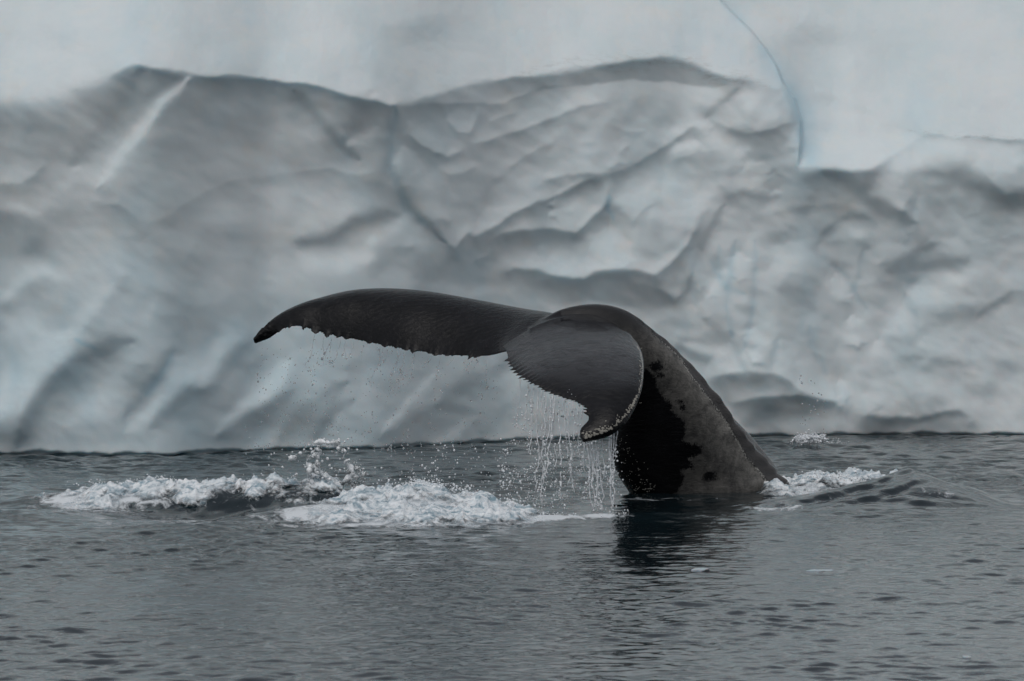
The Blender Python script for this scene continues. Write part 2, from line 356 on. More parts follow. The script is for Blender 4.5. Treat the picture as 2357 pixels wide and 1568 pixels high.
# grey wedge and boulder at the top right of the centre
edge('4', [(-250, 370), (0, 365), (150, 340), (300, 302), (480, 292), (640, 270), (760, 258), (870, 290), (960, 345), (1060, 345), (1160, 372), (1250, 405)], -.62, 26, .05, 20)
edge('4', [(0, 440), (200, 400), (400, 385), (560, 372), (730, 375), (850, 392), (940, 405), (1030, 375)], .42, 26, -.34, 16)
stroke('4', [(0, 370), (300, 305), (640, 275), (760, 265), (950, 350), (1200, 400)], 22, .5, GREY_BAND)  # greyer ice colour along the wedge's upper line
stroke('4', [(900, 540), (1000, 455), (1040, 415)], 10, -.40)
stroke('4', [(1060, 440), (1150, 430), (1230, 450)], 22, .42); stroke('4', [(1080, 500), (1240, 520)], 22, .28)
edge('4', [(905, 540), (1000, 590), (1090, 610), (1200, 590), (1310, 560)], -.62, 26, .10, 16)
stroke('4', [(1020, 600), (1150, 640), (1270, 640)], 26, -.40); stroke('4', [(1080, 700), (1200, 730), (1300, 690)], 14, -.25)
stroke('4', [(740, 700), (860, 650)], 12, .40); stroke('4', [(900, 620), (1000, 690), (1050, 760)], 22, .26)
stroke('4', [(820, 600), (900, 555)], 10, .34); edge('4', [(730, 740), (860, 700), (980, 690)], -.24, 12, .15, 12)
# crack
CRK = [(960, -60), (985, 0), (1050, 70), (1110, 130), (1180, 220), (1230, 300), (1260, 385), (1310, 450), (1340, 550), (1335, 660), (1320, 760)]
edge('4', CRK, .0, 10, -.3, 6, .05); stroke('4', CRK, 9, .26, BLUE)
stroke('4', [(1150, 220), (1260, 380), (1345, 520), (1350, 620), (1380, 740)], 34, .34, BLUE)
# right block
region('4', [(1330, 560), (1400, 420), (1600, 480), (1900, 600), (1850, 690), (1720, 740), (1650, 780), (1400, 775)], -.06, 20)
stroke('4', [(1440, 430), (1600, 485), (1750, 555), (1850, 600)], 14, -.30)
edge('4', [(1840, 602), (1950, 612), (2060, 632), (2120, 620), (2230, 636), (2352, 642), (2500, 650)], -.85, 9, .14, 16, .08)
stroke('4', [(1850, 600), (2060, 628), (2352, 640)], 7, .7, GREY_BAND)  # narrow band of greyer ice colour along this ledge
edge('4', [(1380, 760), (1480, 782), (1560, 780), (1650, 782), (1740, 725), (1850, 660), (1900, 690)], -.50, 26, .1, 20)
stroke('4', [(1930, 660), (2100, 660), (2300, 700)], 28, .42); stroke('4', [(2130, 760), (2230, 800), (2330, 740)], 24, .42)
stroke('4', [(1870, 640), (1790, 800), (1740, 860), (1800, 960)], 34, .38)
stroke('4', [(1430, 790), (1540, 820), (1640, 920), (1740, 985), (1860, 1030)], 17, -.52)
region('4', [(1900, 730), (2010, 700), (2110, 705), (2160, 770), (2210, 830), (2280, 880), (2420, 850), (2500, 1000), (2300, 960), (2100, 860), (1920, 800)], -.50, 16)
edge('4', [(2180, 800), (2270, 890), (2320, 880), (2400, 900)], -.45, 20, .15, 10)
stroke('4', [(1880, 740), (1900, 900), (1870, 1020)], 12, .15)
for pts, wd, v in [([(1410, 1120), (1470, 1050), (1560, 990), (1650, 1010)], 10, -.36), ([(1450, 1110), (1560, 1105), (1660, 1135)], 10, -.36), ([(1410, 960), (1550, 950), (1680, 1030)], 11, -.28),
    ([(1710, 1215), (1830, 1190), (1960, 1120)], 15, -.48), ([(1740, 1240), (1900, 1220), (2110, 1190)], 20, -.50), ([(1700, 1280), (1850, 1290)], 26, -.28), ([(1830, 1080), (1900, 1140)], 26, -.22),
    ([(1850, 1340), (1990, 1340), (2060, 1280)], 34, .42), ([(1230, 1150), (1300, 1200), (1340, 1120)], 44, .34), ([(980, 1250), (920, 1350)], 20, .26), ([(1050, 1180), (1040, 1280)], 28, .18),
    ([(1490, 1260), (1560, 1380)], 16, .30), ([(1620, 1320), (1720, 1420)], 20, -.10), ([(2352, 1340), (2230, 1400), (2150, 1460)], 12, -.28), ([(1250, 1330), (1400, 1310)], 34, -.30),
    ([(960, 860), (1000, 900), (1080, 885), (1130, 905), (1230, 905)], 11, -.50), ([(1040, 930), (1160, 940)], 22, -.30), ([(980, 950), (920, 1060), (850, 1180), (820, 1300), (770, 1370)], 12, -.30),
    ([(1100, 760), (1150, 860)], 34, .15), ([(1210, 800), (1200, 880)], 26, -.2), ([(1480, 1200), (1560, 1230), (1640, 1150)], 18, -.18),
    ([(1100, 1010), (1180, 990), (1400, 950)], 8, -.18), ([(1950, 940), (2150, 900)], 12, -.15), ([(2200, 960), (2240, 1100)], 50, -.12)]:
    stroke('4', pts, wd, v)
for pts, wd, v in [([(590, 0), (570, 130), (545, 280), (535, 400), (575, 590)], 4, .8), ([(710, 0), (715, 130), (700, 330), (690, 450), (630, 660)], 4, .8), ([(440, 120), (490, 230), (540, 290), (650, 320)], 4, .7),
    ([(490, 30), (485, 130), (500, 240)], 4, .5), ([(330, 200), (320, 300), (350, 400)], 5, .4), ([(1390, 60), (1360, 200), (1320, 320), (1400, 420)], 4, .5), ([(1160, 150), (1250, 190), (1350, 330)], 4, .5),
    ([(1640, 330), (1690, 440), (1720, 590)], 5, .4), ([(1040, 520), (1080, 680), (1150, 820)], 5, .5), ([(850, 600), (820, 740)], 5, .5), ([(560, 560), (600, 700), (640, 790)], 5, .4)]:
    stroke('R', pts, wd*1.9, v*.34, BLUE); stroke('R', pts, wd*2.4, -.20)
for pts, wd, v in [([(350, 60), (370, 300)], 14, .3), ([(620, 100), (640, 250)], 20, .1), ([(400, 480), (560, 620)], 18, -.36), ([(210, 660), (440, 715)], 14, -.42), ([(230, 600), (450, 610), (600, 640)], 8, -.2),
    ([(290, 630), (520, 690)], 12, .30), ([(660, 560), (760, 640), (700, 730)], 26, .36), ([(880, 620), (960, 740), (1100, 880), (1190, 960)], 30, .40), ([(1320, 480), (1340, 640)], 22, .36),
    ([(1520, 560), (1640, 430), (1700, 560)], 26, .34), ([(1750, 640), (1900, 620), (1880, 740)], 34, .22), ([(1460, 620), (1560, 790)], 14, .30), ([(1600, 700), (1750, 715)], 7, -.28), ([(1240, 860), (1260, 960)], 14, .28),
    ([(1380, 950), (1600, 1000), (1500, 1040)], 34, .24), ([(1720, 800), (1860, 740), (2000, 760)], 13, -.24), ([(1800, 840), (1950, 830)], 18, -.15), ([(1180, 180), (1230, 300), (1300, 340)], 18, .2),
    ([(2100, 450), (2300, 320)], 8, -.22), ([(1840, 460), (1960, 500), (2100, 440)], 16, -.28), ([(1080, 700), (1180, 820), (1220, 780)], 20, -.14), ([(1140, 520), (1230, 560)], 22, .2)]:
    stroke('R', pts, wd, v)
edge('R', [(380, 830), (520, 810), (680, 790), (820, 790), (920, 840), (980, 900), (1060, 935), (1190, 970)], -.66, 30, .25, 24)
region('R', [(400, 850), (700, 800), (860, 810), (960, 900), (1190, 970), (1300, 1000), (1350, 1050), (1520, 1075), (1700, 1080), (1820, 1040), (1970, 1020), (2050, 1080), (2110, 1190), (700, 1200)], -.36, 10)
edge('R', [(520, 990), (640, 960), (860, 930), (1000, 935), (1190, 972), (1230, 1010), (1250, 985)], -.55, 24, .42, 30)
stroke('R', [(1215, 950), (1230, 1010)], 6, .5)
edge('R', [(1330, 1045), (1420, 1050), (1500, 1075), (1580, 1065), (1700, 1085), (1830, 1040), (1960, 1020), (2060, 1075)], -.55, 20, .18, 24)
stroke('R', [(1000, 1100), (1240, 1090), (1300, 1140)], 24, .30); stroke('R', [(1640, 1160), (1850, 1080), (2040, 1090)], 12, .40); stroke('R', [(620, 1110), (900, 1050), (1150, 1060)], 13, -.25)
stroke('R', [(1380, 1170), (1560, 1140)], 16, -.20); stroke('R', [(760, 1020), (1100, 1000)], 10, -.2)
TONE += .06*fbm(WX/150., WY/70., 3, 11) + .02*fbm((WX+WY*.5)/54., (WY-WX*.3)/40., 2, 15)
TONE += .16*sstep(700, 1100, WX)*sstep(130, 260, WY)*fbm((WX+WY*.8)/95., (WY-WX*.35)/42., 3, 17, ridged=True) - .05*sstep(700, 1100, WX)
TONE += .03*sstep(40, -40, TONE*0+WY-330)*fbm((WX-WY*.3)/60., (WY+WX*.25)/26., 2, 19)
BLUE += .16*sstep(.1, .8, fbm(WX/120., WY/180., 4, 21)) + .12*sstep(.15, .6, -TONE)*sstep(1400, 300, WX)
BLUE += .22*sstep(520, 800, WY)*sstep(1250, 700, WX); BLUE = np.clip(BLUE, 0, 1); GREY_BAND = np.clip(GREY_BAND, 0, 1)
T = np.clip(TONE, -1.25, 1.0)
def gblur(A, sg):
    n_ = int(3*sg); k_ = np.exp(-.5*(np.arange(-n_, n_+1)/sg)**2); k_ /= k_.sum()
    B = np.pad(A, n_, mode='edge'); B = sum(k_[i]*B[i:i+A.shape[0]] for i in range(2*n_+1)); return sum(k_[i]*B[:, i:i+A.shape[1]] for i in range(2*n_+1))
T1 = gblur(T, 1.1); T2 = gblur(T, 9)
keepc = np.exp(-(np.minimum(abs(WY-190), abs(WY-310))/45.)**2)*sstep(280, 330, WX)         # the crisp lips stay crisp
T = T*(.35+.5*keepc) + T1*(.65-.5*keepc)
lf = sstep(300, 225, WX)*sstep(330, 280, WY)*sstep(100, 130, WY); T = T*(1-lf) + T2*lf
l2 = .8*sstep(900, 620, WX)*sstep(500, 620, WY); T = T*(1-l2) + gblur(T, 2.8)*l2; VAL *= 1-.7*l2
l3 = .5*sstep(760, 640, WX)*sstep(330, 380, WY)*sstep(640, 560, WY); T = T*(1-l3) + gblur(T, 3)*l3
S = np.where(T > 0, 1.15*T, .86*T)
cell = STEP*60/FPX
Sup = S[::-1]                                 # rows from the foot upwards
rm = Sup.mean(1, keepdims=True)
prof = np.cumsum(rm, 0)*cell
R_ = Sup - rm
R2 = np.concatenate([R_, -R_[::-1]], 0); R2 = np.concatenate([R2, R2[:, ::-1]], 1)
FT = np.fft.fft2(R2)
kz = np.fft.fftfreq(R2.shape[0], cell)*2*np.pi; kx = np.fft.fftfreq(R2.shape[1], cell)*2*np.pi
KZ, KX = np.meshgrid(kz, kx, indexing='ij')
DD = np.real(np.fft.ifft2(-1j*KZ*FT/(KZ**2 + .09*KX**2 + .25)))[:Sup.shape[0], :Sup.shape[1]]
DEPTH = (prof + DD)[::-1]
kb_ = np.exp(-np.linspace(-2.2, 2.2, 361)**2); kb_ /= kb_.sum()
pad = np.pad(DEPTH, ((0, 0), (180, 180)), mode='edge'); DB = np.zeros_like(DEPTH)
for i_ in range(361): DB += kb_[i_]*pad[:, i_:i_+DEPTH.shape[1]]
DEPTH = DEPTH*(1-CALM) + DB*CALM
def msample(A, px, py):
    fx = np.clip((px-mx[0])/STEP, 0, len(mx)-1.001); fy = np.clip((py-my[0])/STEP, 0, len(my)-1.001)
    ix = fx.astype(int); iy = fy.astype(int); a = fx-ix; b = fy-iy
    return (A[iy, ix]*(1-a)+A[iy, ix+1]*a)*(1-b) + (A[iy+1, ix]*(1-a)+A[iy+1, ix+1]*a)*b
def foot_depth(x):
    pts = np.array([(-700, 1052), (0, 1045), (380, 1045), (600, 1036), (900, 1030), (1150, 1015), (1450, 1008), (1780, 1003), (2357, 1000), (3300, 997)], float)
    d = CAM_H*FPX/(pts[:, 1]-HOR); xs = (pts[:, 0]-1178.5)/FPX*d
    return catmull(d[:, None], np.clip(x, xs[0], xs[-1]), xs)[:, 0]
xs = np.concatenate([np.linspace(-24, -6.1, 60)[:-1], np.linspace(-6.1, 6.1, 800), np.linspace(6.1, 24, 60)[1:]])
zs = np.concatenate([[-1.6, -.9], np.linspace(-.25, 5.35, 380), np.linspace(5.35, 9.5, 50)[1:]])
X, Z = np.meshgrid(xs, zs)
fd = foot_depth(xs)[None, :] + 0*Z
px = 1178.5 + FPX*X/fd; py = HOR - FPX*(Z-CAM_H)/(fd+.9)
D = msample(DEPTH, px, py)
row0 = msample(DEPTH, px[0:1]*0+px[2:3], np.full((1, len(xs)), 1048.))
kr = np.exp(-np.linspace(-2, 2, 241)**2); kr /= kr.sum(); rp = np.pad(row0[0], 120, mode='edge')
row0b = np.convolve(rp, kr, 'valid')[None, :]; cm = msample(gblur(CALM, 4), px, py)
D = D - (row0*(1-cm) + row0b*cm) + msample(VAL, px, py)
D = fd + D
D = D + .45*sstep(9, 24, np.abs(X))*(np.abs(X)-9)*1.6
crk = np.array(tf('4', CRK)); cxl = np.interp(py, crk[:, 1], crk[:, 0])
D += .42*sstep(-4, 7, px-cxl)*sstep(400, 300, py)*sstep(2600, 1900, px)
hi = sstep(4.9, 6, Z); D = D + hi*((Z-4.9)*.25); D += .012*fbm(X*1.8+Z, Z*2.0, 3, 35)
D += .035*fbm(X*.9, Z*1.1, 2, 31) + .0018*fbm(X*5+Z*2, Z*5, 2, 33, .5)
rough = sstep(.35, .75, msample(TONE, px, py))
D -= rough*.0035*fbm(X*8, Z*9, 4, 41, .6)
D += (.10+.30*fbm(X*.45, X*0+2, 3, 45))*sstep(.5, 0, Z)*.6 + .07*sstep(.02+.05*fbm(X*2.3, X*0, 4, 43), -.02, Z)
V = np.stack([X, D, Z], -1)
back = []
for k, (dy, dz) in enumerate([(1.5, .9), (4, 1.6), (9, 1.8), (20, 1.2), (34, -1.0), (38, -11)]):
    r = V[-1].copy(); r[:, 1] += dy; r[:, 2] += dz + .5*fbm(r[:, 0]*.3, r[:, 1]*.3, 3, 61); back.append(r)
V = np.concatenate([V, np.stack(back)], 0)
me = mesh_np('iceberg', V, grid_faces(V.shape[0], V.shape[1])[:, ::1])
bl = np.zeros(V.shape[:2]); bl[:Z.shape[0]] = msample(BLUE, px, py); fattr(me, 'blue', bl)
st = np.zeros(V.shape[:2]); st[:Z.shape[0]] = msample(GREY_BAND, px, py); fattr(me, 'grey_band', st)
link('iceberg', me, M_ICE, label='huge pale blue-white iceberg wall with overhanging ledges behind the whale tail', cat='iceberg')

# ------------------------------------------------------------------ water surface
def bump_line(X, Y, pts, wx, wf, wb, h):
    """a swell along a ground polyline: wf = width towards the camera, wb = behind"""
    P = [tuple(p) for p in pts]
    out = np.zeros(X.shape)
    xs_ = np.array([p[0] for p in P]); ys_ = np.array([p[1] for p in P]); hs_ = np.array(h, float)*np.ones(len(P))
    yc = np.interp(X, xs_, ys_); hh = np.interp(X, xs_, hs_)
    e = sstep(xs_[0]-wx, xs_[0]+wx, X)*sstep(xs_[-1]+wx, xs_[-1]-wx, X)
    t = Y-yc
    return hh*e*np.where(t < 0, np.exp(-(t/wf)**2), np.exp(-(t/wb)**2))
RW = np.random.RandomState(12)
WV = []
for i in range(84):
    lam = 10**RW.uniform(-.80, -.25) if i < 60 else 10**RW.uniform(-.1, .6); th = RW.normal(1.5, .62); WV.append((lam, th, RW.uniform(0, 6.28), (.0041*lam if lam < .6 else .0012)))
def water_h(X, Y):
    h = np.zeros(X.shape)
    calm = (1-.62*np.exp(-((X-1.2)/1.7)**2-((Y-43.5)/6.)**2))*(1-.10*sstep(41, 35, Y))*(1+.8*sstep(50, 53, Y))*(1+.5*fbm(X*.35, Y*.22, 2, 77))
    nearf = np.exp(-np.clip(Y-75, 0, None)/60)*np.exp(-np.clip(np.abs(X)-14, 0, None)/60)
    for lam, th, ph, a in WV:
        k = 2*np.pi/lam
        q_ = k*(X*math.cos(th)+Y*math.sin(th)) + ph + 1.5*np.sin(.31*X+.23*Y+ph) + .9*np.sin(1.3*X-.8*Y+2*ph)
        h += a*((1.2-2.2*np.abs(np.sin(q_*.5)))*calm*(1 if lam > .28 else sstep(56, 44, Y)*.7+.3) if lam < .7 else np.sin(q_))*(.6+.5*np.sin(.9*X+.57*Y+ph*3))
    h += .003*fbm(X*1.6, Y*1.2, 3, 71)
    h *= nearf
    # ridge thrown up by the tail: front mass, then the crest behind it
    h += bump_line(X, Y, [(-2.6, 46.6), (-1.6, 46.7), (-.8, 46.9), (-.3, 47.0), (.1, 46.9)], .5, .55, .9, [.02, .13, .21, .16, .03])
    h += bump_line(X, Y, [(-4.7, 48.9), (-3.4, 48.6), (-2.6, 48.3), (-1.9, 48.2), (-1.2, 48.3), (-.6, 48.5)], .5, .5, .7, [.04, .17, .20, .20, .14, .03])
    h += bump_line(X, Y, [(-3.6, 47.3), (-2.6, 47.1), (-1.9, 47.2)], .5, .45, .6, [-.03, -.08, -.03])
    h += bump_line(X, Y, [(-3.3, 45.6), (-2.6, 45.3), (-1.9, 45.5)], .5, .5, .5, [.02, .06, .02])
    h += bump_line(X, Y, [(-5, 47.2), (-4.2, 46.9), (-3.7, 46.9)], .5, .5, .5, [.05, .05, .0])
    h += bump_line(X, Y, [(-3.3, 50.2), (-2.9, 50.1), (-2.7, 50.2)], .2, .4, .4, [.02, .05, .01])
    # hump to the right of the whale
    h += bump_line(X, Y, [(1.7, 48.1), (2.6, 48.7), (3.2, 49.1), (3.62, 49.4), (4.0, 49.3), (4.5, 48.9)], .3, 1.25, .5, [.02, .08, .16, .27, .15, .02])
    h += bump_line(X, Y, [(2.5, 50.8), (3.0, 51.0), (3.4, 51.1), (4.0, 51.2)], .4, .4, .6, [.05, .10, .08, .02])
    h += bump_line(X, Y, [(2.1, 47.6), (2.9, 48.4), (3.6, 49.3)], .3, .10, .30, [.01, .045, .03])
    h += bump_line(X, Y, [(2.6, 47.4), (3.3, 48.2), (3.9, 49.0)], .3, .10, .30, [.01, .04, .02])
    h += bump_line(X, Y, [(3.0, 47.6), (3.8, 48.3), (4.4, 49.0)], .4, .4, .5, [.015, .05, .015])
    h += bump_line(X, Y, [(.2, 46.8), (1.2, 46.9), (2.0, 47.4)], .5, .5, .5, [.02, .04, .01])
    return h
def g(px, py):
    z = .12
    for _ in range(14):
        c = ground(px, py, z); z = .6*z + .4*float(water_h(np.array([c[0]]), np.array([c[1]]))[0])
    return ground(px, py, z)
# foam painted on the surface: real foam lying on the water
def foam_field(X, Y):
    f = np.zeros(X.shape)
    def blob(px, py, rx, ry, v):
        c = g(px, py); return v*np.exp(-((X-c[0])/rx)**2-((Y-c[1])/ry)**2)
    for px, py, rx, ry, v in [(760, 1190, .9, .8, .6), (1000, 1180, 1.0, .9, .75), (1180, 1188, .5, .35, .7), (1300, 1188, .5, .28, .45), (1400, 1188, .22, .3, .6), (1060, 1205, .5, .4, .5),
                              (300, 1125, .9, .9, .55), (230, 1150, .5, .5, .55), (520, 1120, .8, .6, .55), (660, 1118, .6, .7, .5), (480, 1165, .16, .3, .45), (700, 1150, .6, 1.0, .42), (150, 1140, .4, .5, .35),
                              (1480, 1150, .35, .4, .45), (1840, 1130, .35, .8, .7), (1900, 1125, .6, .7, .4), (1980, 1128, .5, .5, .2), (1800, 1160, .5, .5, .5), (1760, 1172, .35, .3, .45),
                              (2000, 1148, .4, .5, .1), (2160, 1135, .25, .3, .6), (1250, 1150, .7, 1.2, .2), (1600, 1148, .6, .4, .32), (1880, 1018, .3, .6, .3),
                              (660, 1214, .3, .15, .3), (1510, 1170, .2, .3, .25)]:
        f += blob(px, py, rx, ry, v)
    return np.clip(f, 0, 1.2)
rows = []; y = 29.0
while y < 66: rows.append(y); y += .024 if y < 36 else min(.055, .024+(y-36)*.0022)
ys = np.concatenate([[-400, -100, -20, 0, 12, 20, 25], rows, [67, 69, 72, 76, 82, 90, 100, 120, 160, 240, 400, 800, 1600, 4000]])
xs2 = np.concatenate([[-4000, -1200, -400, -150, -70, -40, -25, -16, -11, -8.5, -7.2], np.linspace(-6.4, 6.4, 740), [7.2, 8.5, 11, 16, 25, 40, 70, 150, 400, 1200, 4000]])
X, Y = np.meshgrid(xs2, ys)
Hw = water_h(X, Y)*sstep(66.5, 64, Y)*sstep(24, 29.5, Y)*sstep(12, 7, np.abs(X))
me = mesh_np('water', np.stack([X, Y, Hw], -1), grid_faces(len(ys), len(xs2)))
fattr(me, 'foam', foam_field(X, Y))
link('water', me, M_WATER, kind='structure')

# ------------------------------------------------------------------ whale
def close_loft(S3):
    """S3: rows x cols x 3 closed sections, capped with fans"""
    nr, nc, _ = S3.shape
    V = S3.reshape(-1, 3); F = grid_faces(nr, nc, wrap=True)
    c0 = len(V); V = np.concatenate([V, S3[0].mean(0)[None], S3[-1].mean(0)[None]])
    i = np.arange(nc); j = (i+1) % nc
    T0 = np.stack([j, i, np.full(nc, c0)], -1); T1 = np.stack([(nr-1)*nc+i, (nr-1)*nc+j, np.full(nc, c0+1)], -1)
    tri = np.concatenate([np.stack([F[:, 0], F[:, 1], F[:, 2]], -1), np.stack([F[:, 0], F[:, 2], F[:, 3]], -1), T0, T1])
    return V, tri
# tail stock: (ventral px,py,depth) (dorsal px,py,depth) half width, keel angle, keel height
ST = [((1560, 1330, 51.1), (1985, 1330, 51.6), .60, -.62, .085), ((1510, 1235, 50.8), (1905, 1225, 51.4), .56, -.62, .085), ((1454, 1138, 50.4), (1818, 1122, 51.2), .50, -.62, .085), ((1421, 1085, 50.3), (1778, 1062, 51.0), .46, -.62, .08),
      ((1412, 1034, 50.2), (1737, 1012, 50.8), .42, -.6, .075), ((1418, 985, 50.1), (1692, 964, 50.6), .38, -.55, .065), ((1425, 930, 50.0), (1642, 902, 50.4), .34, -.48, .055),
      ((1420, 880, 49.9), (1590, 840, 50.2), .30, -.40, .03), ((1400, 838, 49.8), (1540, 791, 50.0), .27, -.30, .022), ((1375, 806, 49.75), (1495, 754, 49.85), .24, -.2, .015),
      ((1352, 786, 49.7), (1450, 720, 49.75), .21, -.1, .01), ((1325, 776, 49.65), (1404, 703, 49.7), .18, 0, .0), ((1293, 774, 49.6), (1355, 700, 49.65), .15, 0, 0), ((1260, 778, 49.55), (1310, 708, 49.6), .12, 0, 0),
      ((1228, 788, 49.45), (1268, 730, 49.5), .09, 0, 0), ((1198, 803, 49.35), (1226, 764, 49.35), .06, 0, 0), ((1172, 812, 49.22), (1182, 796, 49.22), .03, 0, 0)]
Vn = np.array([unproj(*s[0]) for s in ST]); Dn = np.array([unproj(*s[1]) for s in ST])
par = np.array([[s[2], s[3], s[4]] for s in ST])
NS = 260
Vc, Dc, pc = catmull(Vn, NS), catmull(Dn, NS), catmull(par, NS)
C = (Vc+Dc)/2; a = Dc-C; al = np.linalg.norm(a, axis=1, keepdims=True); an = a/al
tg = np.gradient(C, axis=0); tg /= np.linalg.norm(tg, axis=1, keepdims=True)
wn = np.cross(tg, an); wn /= np.linalg.norm(wn, axis=1, keepdims=True); wn *= np.where(wn[:, 1:2] < 0, -1, 1)
th = np.linspace(0, 2*np.pi, 96, endpoint=False)
ct, sn = np.cos(th), np.sin(th)
rr = np.zeros((NS, 96, 3))
for i in range(NS):
    b, ka, kh = pc[i]
    e = np.power(np.abs(ct), .9)*np.sign(ct); f = np.power(np.abs(sn), 1.0)*np.sign(sn)
    dth = (th-ka+np.pi) % (2*np.pi)-np.pi
    kb = kh*np.exp(-(dth/.13)**2) - kh*.55*np.exp(-((dth-.36)/.2)**2)
    amp = 1 + 0*kb
    P = C[i] + np.outer(ct*al[i], an[i]) + np.outer(sn*b, wn[i])
    out = (P-C[i]); out /= np.linalg.norm(out, axis=1, keepdims=True)
    rr[i] = P + out*kb[:, None]*(.85+.3*math.sin(i*.5)*math.sin(i*.17))
stockV, stockF = close_loft(rr)
def fluke(Lp, Lt, Tp, Tt, thick, camber, teeth, knob, nrow=420, nch=44, flip=1, tip_r=.02):
    q = np.linspace(0, 1, nrow)
    L3 = catmull(unproj(*np.array(Lp, float).T), q, Lt); T3 = catmull(unproj(*np.array(Tp, float).T), q, Tt)
    ch = T3-L3; cl = np.linalg.norm(ch, axis=1, keepdims=True)+1e-6
    TO = np.zeros_like(T3)
    for (s0, amp, wdt) in teeth:
        TO = TO + (ch/cl)*(amp*np.clip(1-np.abs(q-s0)/wdt, 0, 1)**.8)[:, None]
    mid = (L3+T3)/2; sp = np.gradient(mid, axis=0); n = np.cross(ch/np.linalg.norm(ch, axis=1, keepdims=True), sp)
    n /= np.linalg.norm(n, axis=1, keepdims=True)
    n *= np.where((n @ np.array([0, -.45, 1.0]))[:, None] < 0, -1, 1)
    for _ in range(30): n[1:-1] = (n[:-2]+n[1:-1]+n[2:])/3
    n /= np.linalg.norm(n, axis=1, keepdims=True)
    tk = np.interp(q, *zip(*thick)); cb = np.interp(q, *zip(*camber))
    k = (1-np.cos(np.linspace(0, np.pi, nch)))/2; k = np.sort(np.concatenate([k, [.965, .975, .985, .992]])); nch = len(k)
    prof = 1.48*np.sqrt(k)*(1-k)**.9 ; prof = prof/prof.max()
    up = np.zeros((nrow, nch, 3)); dn = np.zeros((nrow, nch, 3))
    for j in range(nch):
        base = L3 + ch*k[j] + TO*k[j]**28 + n*(cb*4*k[j]*(1-k[j]))[:, None]
        hh = tk*prof[j] + .010*(1-abs(2*k[j]-1)**6)
        kb = knob(q, k[j])
        up[:, j] = base + n*(hh*.55+kb)[:, None]; dn[:, j] = base - n*(hh*.45+kb*.6)[:, None]
    loop = np.concatenate([up, dn[:, -2:0:-1]], 1)
    return close_loft(loop)
# near fluke
R1 = np.random.RandomState(5)
tn = [(s, R1.uniform(.035, .075), R1.uniform(.008, .0135)) for s in np.cumsum(R1.uniform(.022, .036, 50))+.12 if s < .87]
def knob_near(q, k): return (.012*np.abs(fbm(q*60, q*0+k*14, 2, 81)))*sstep(.62, .85, q)*(1-k)**2
NL = [(1392, 742, 49.72), (1432, 764, 49.45), (1461, 783, 49.1), (1476, 808, 48.75), (1482.5, 840, 48.4), (1481, 872, 48.1), (1476, 903, 47.85), (1458, 947, 47.62), (1433, 981, 47.45), (1392, 1008, 47.38), (1343, 1019, 47.36)]
nLt = [0, .12, .24, .35, .46, .56, .66, .77, .87, .95, 1]
NTr = [(1150, 800, 49.25), (1161, 812, 49.05), (1172, 838, 48.75), (1194, 864, 48.4), (1228, 884, 48.12), (1262, 903, 47.95), (1300, 917, 47.8), (1335, 929, 47.68), (1352, 945, 47.55), (1352, 968, 47.45), (1337, 985, 47.40), (1334, 1003, 47.37)]
nTt = [0, .07, .18, .3, .42, .53, .64, .75, .83, .89, .94, 1]
nearV, nearF = fluke(NL, nLt, NTr, nTt, [(0, .15), (.2, .13), (.6, .085), (.85, .085), (.95, .085), (1, .06)], [(0, .06), (.3, .07), (.7, .04), (1, 0)], tn, knob_near)
# far (left) fluke
tl = [(s, R1.uniform(.010, .036), R1.uniform(.007, .013)) for s in np.sort(R1.uniform(.10, .9, 40))] + [(.70, .04, .012), (.60, .035, .012), (.47, .035, .012)]
def knob_far(q, k): return (.03*np.abs(fbm(q*60, q*0+k*14, 2, 83)))*sstep(.85, .95, q)
FL = [(1330, 742, 49.75), (1269, 727, 49.95), (1219, 718, 50.1), (1136, 701, 50.32), (1052, 684.6, 50.5), (990, 674, 50.62), (927, 668, 50.75), (865, 667, 50.85), (802, 674, 50.9), (752, 689, 50.95), (702, 710, 50.95), (656, 732, 50.93), (622, 751, 50.9), (598, 769, 50.87), (584, 780, 50.85)]
FLt = [0, .06, .12, .22, .32, .40, .48, .56, .64, .71, .79, .86, .92, .965, 1]
FT_ = [(1200, 806, 49.2), (1161, 812, 49.25), (1136, 819, 49.35), (1094, 821, 49.5), (1052, 820, 49.65), (990, 814, 49.82), (915, 802, 50.0), (870, 794, 50.15), (823, 785, 50.3), (777, 776, 50.42), (735, 766, 50.52), (694, 753, 50.6), (652, 757.6, 50.7), (620, 778, 50.8), (586, 791, 50.84)]
FTt = [0, .05, .09, .15, .22, .31, .42, .49, .56, .63, .69, .76, .85, .93, 1]
farV, farF = fluke(FL, FLt, FT_, FTt, [(0, .16), (.2, .13), (.6, .09), (.9, .075), (1, .065)], [(0, .03), (.2, .07), (.6, .10), (.85, .05), (1, 0)], tl, knob_far)
allV = np.concatenate([stockV, nearV, farV]); allF = np.concatenate([stockF, nearF+len(stockV), farF+len(stockV)+len(nearV)])
me0 = mesh_np('whale_build', allV, allF)
tmp = bpy.data.objects.new('whale_build', me0); COL.objects.link(tmp)
md = tmp.modifiers.new('r', 'REMESH'); md.mode = 'VOXEL'; md.voxel_size = .0085; md.adaptivity = 0
dg = bpy.context.evaluated_depsgraph_get(); ev = tmp.evaluated_get(dg)
me = bpy.data.meshes.new_from_object(ev); me.name = 'body'
bpy.data.objects.remove(tmp); bpy.data.meshes.remove(me0)
nv = len(me.vertices); P = np.zeros(nv*3, dtype=np.float32); me.vertices.foreach_get('co', P); P = P.reshape(-1, 3).astype(float)
ne = len(me.edges); E = np.zeros(ne*2, dtype=np.int32); me.edges.foreach_get('vertices', E); E = E.reshape(-1, 2)
deg = np.bincount(E.ravel(), minlength=nv).astype(float)[:, None]+1e-9
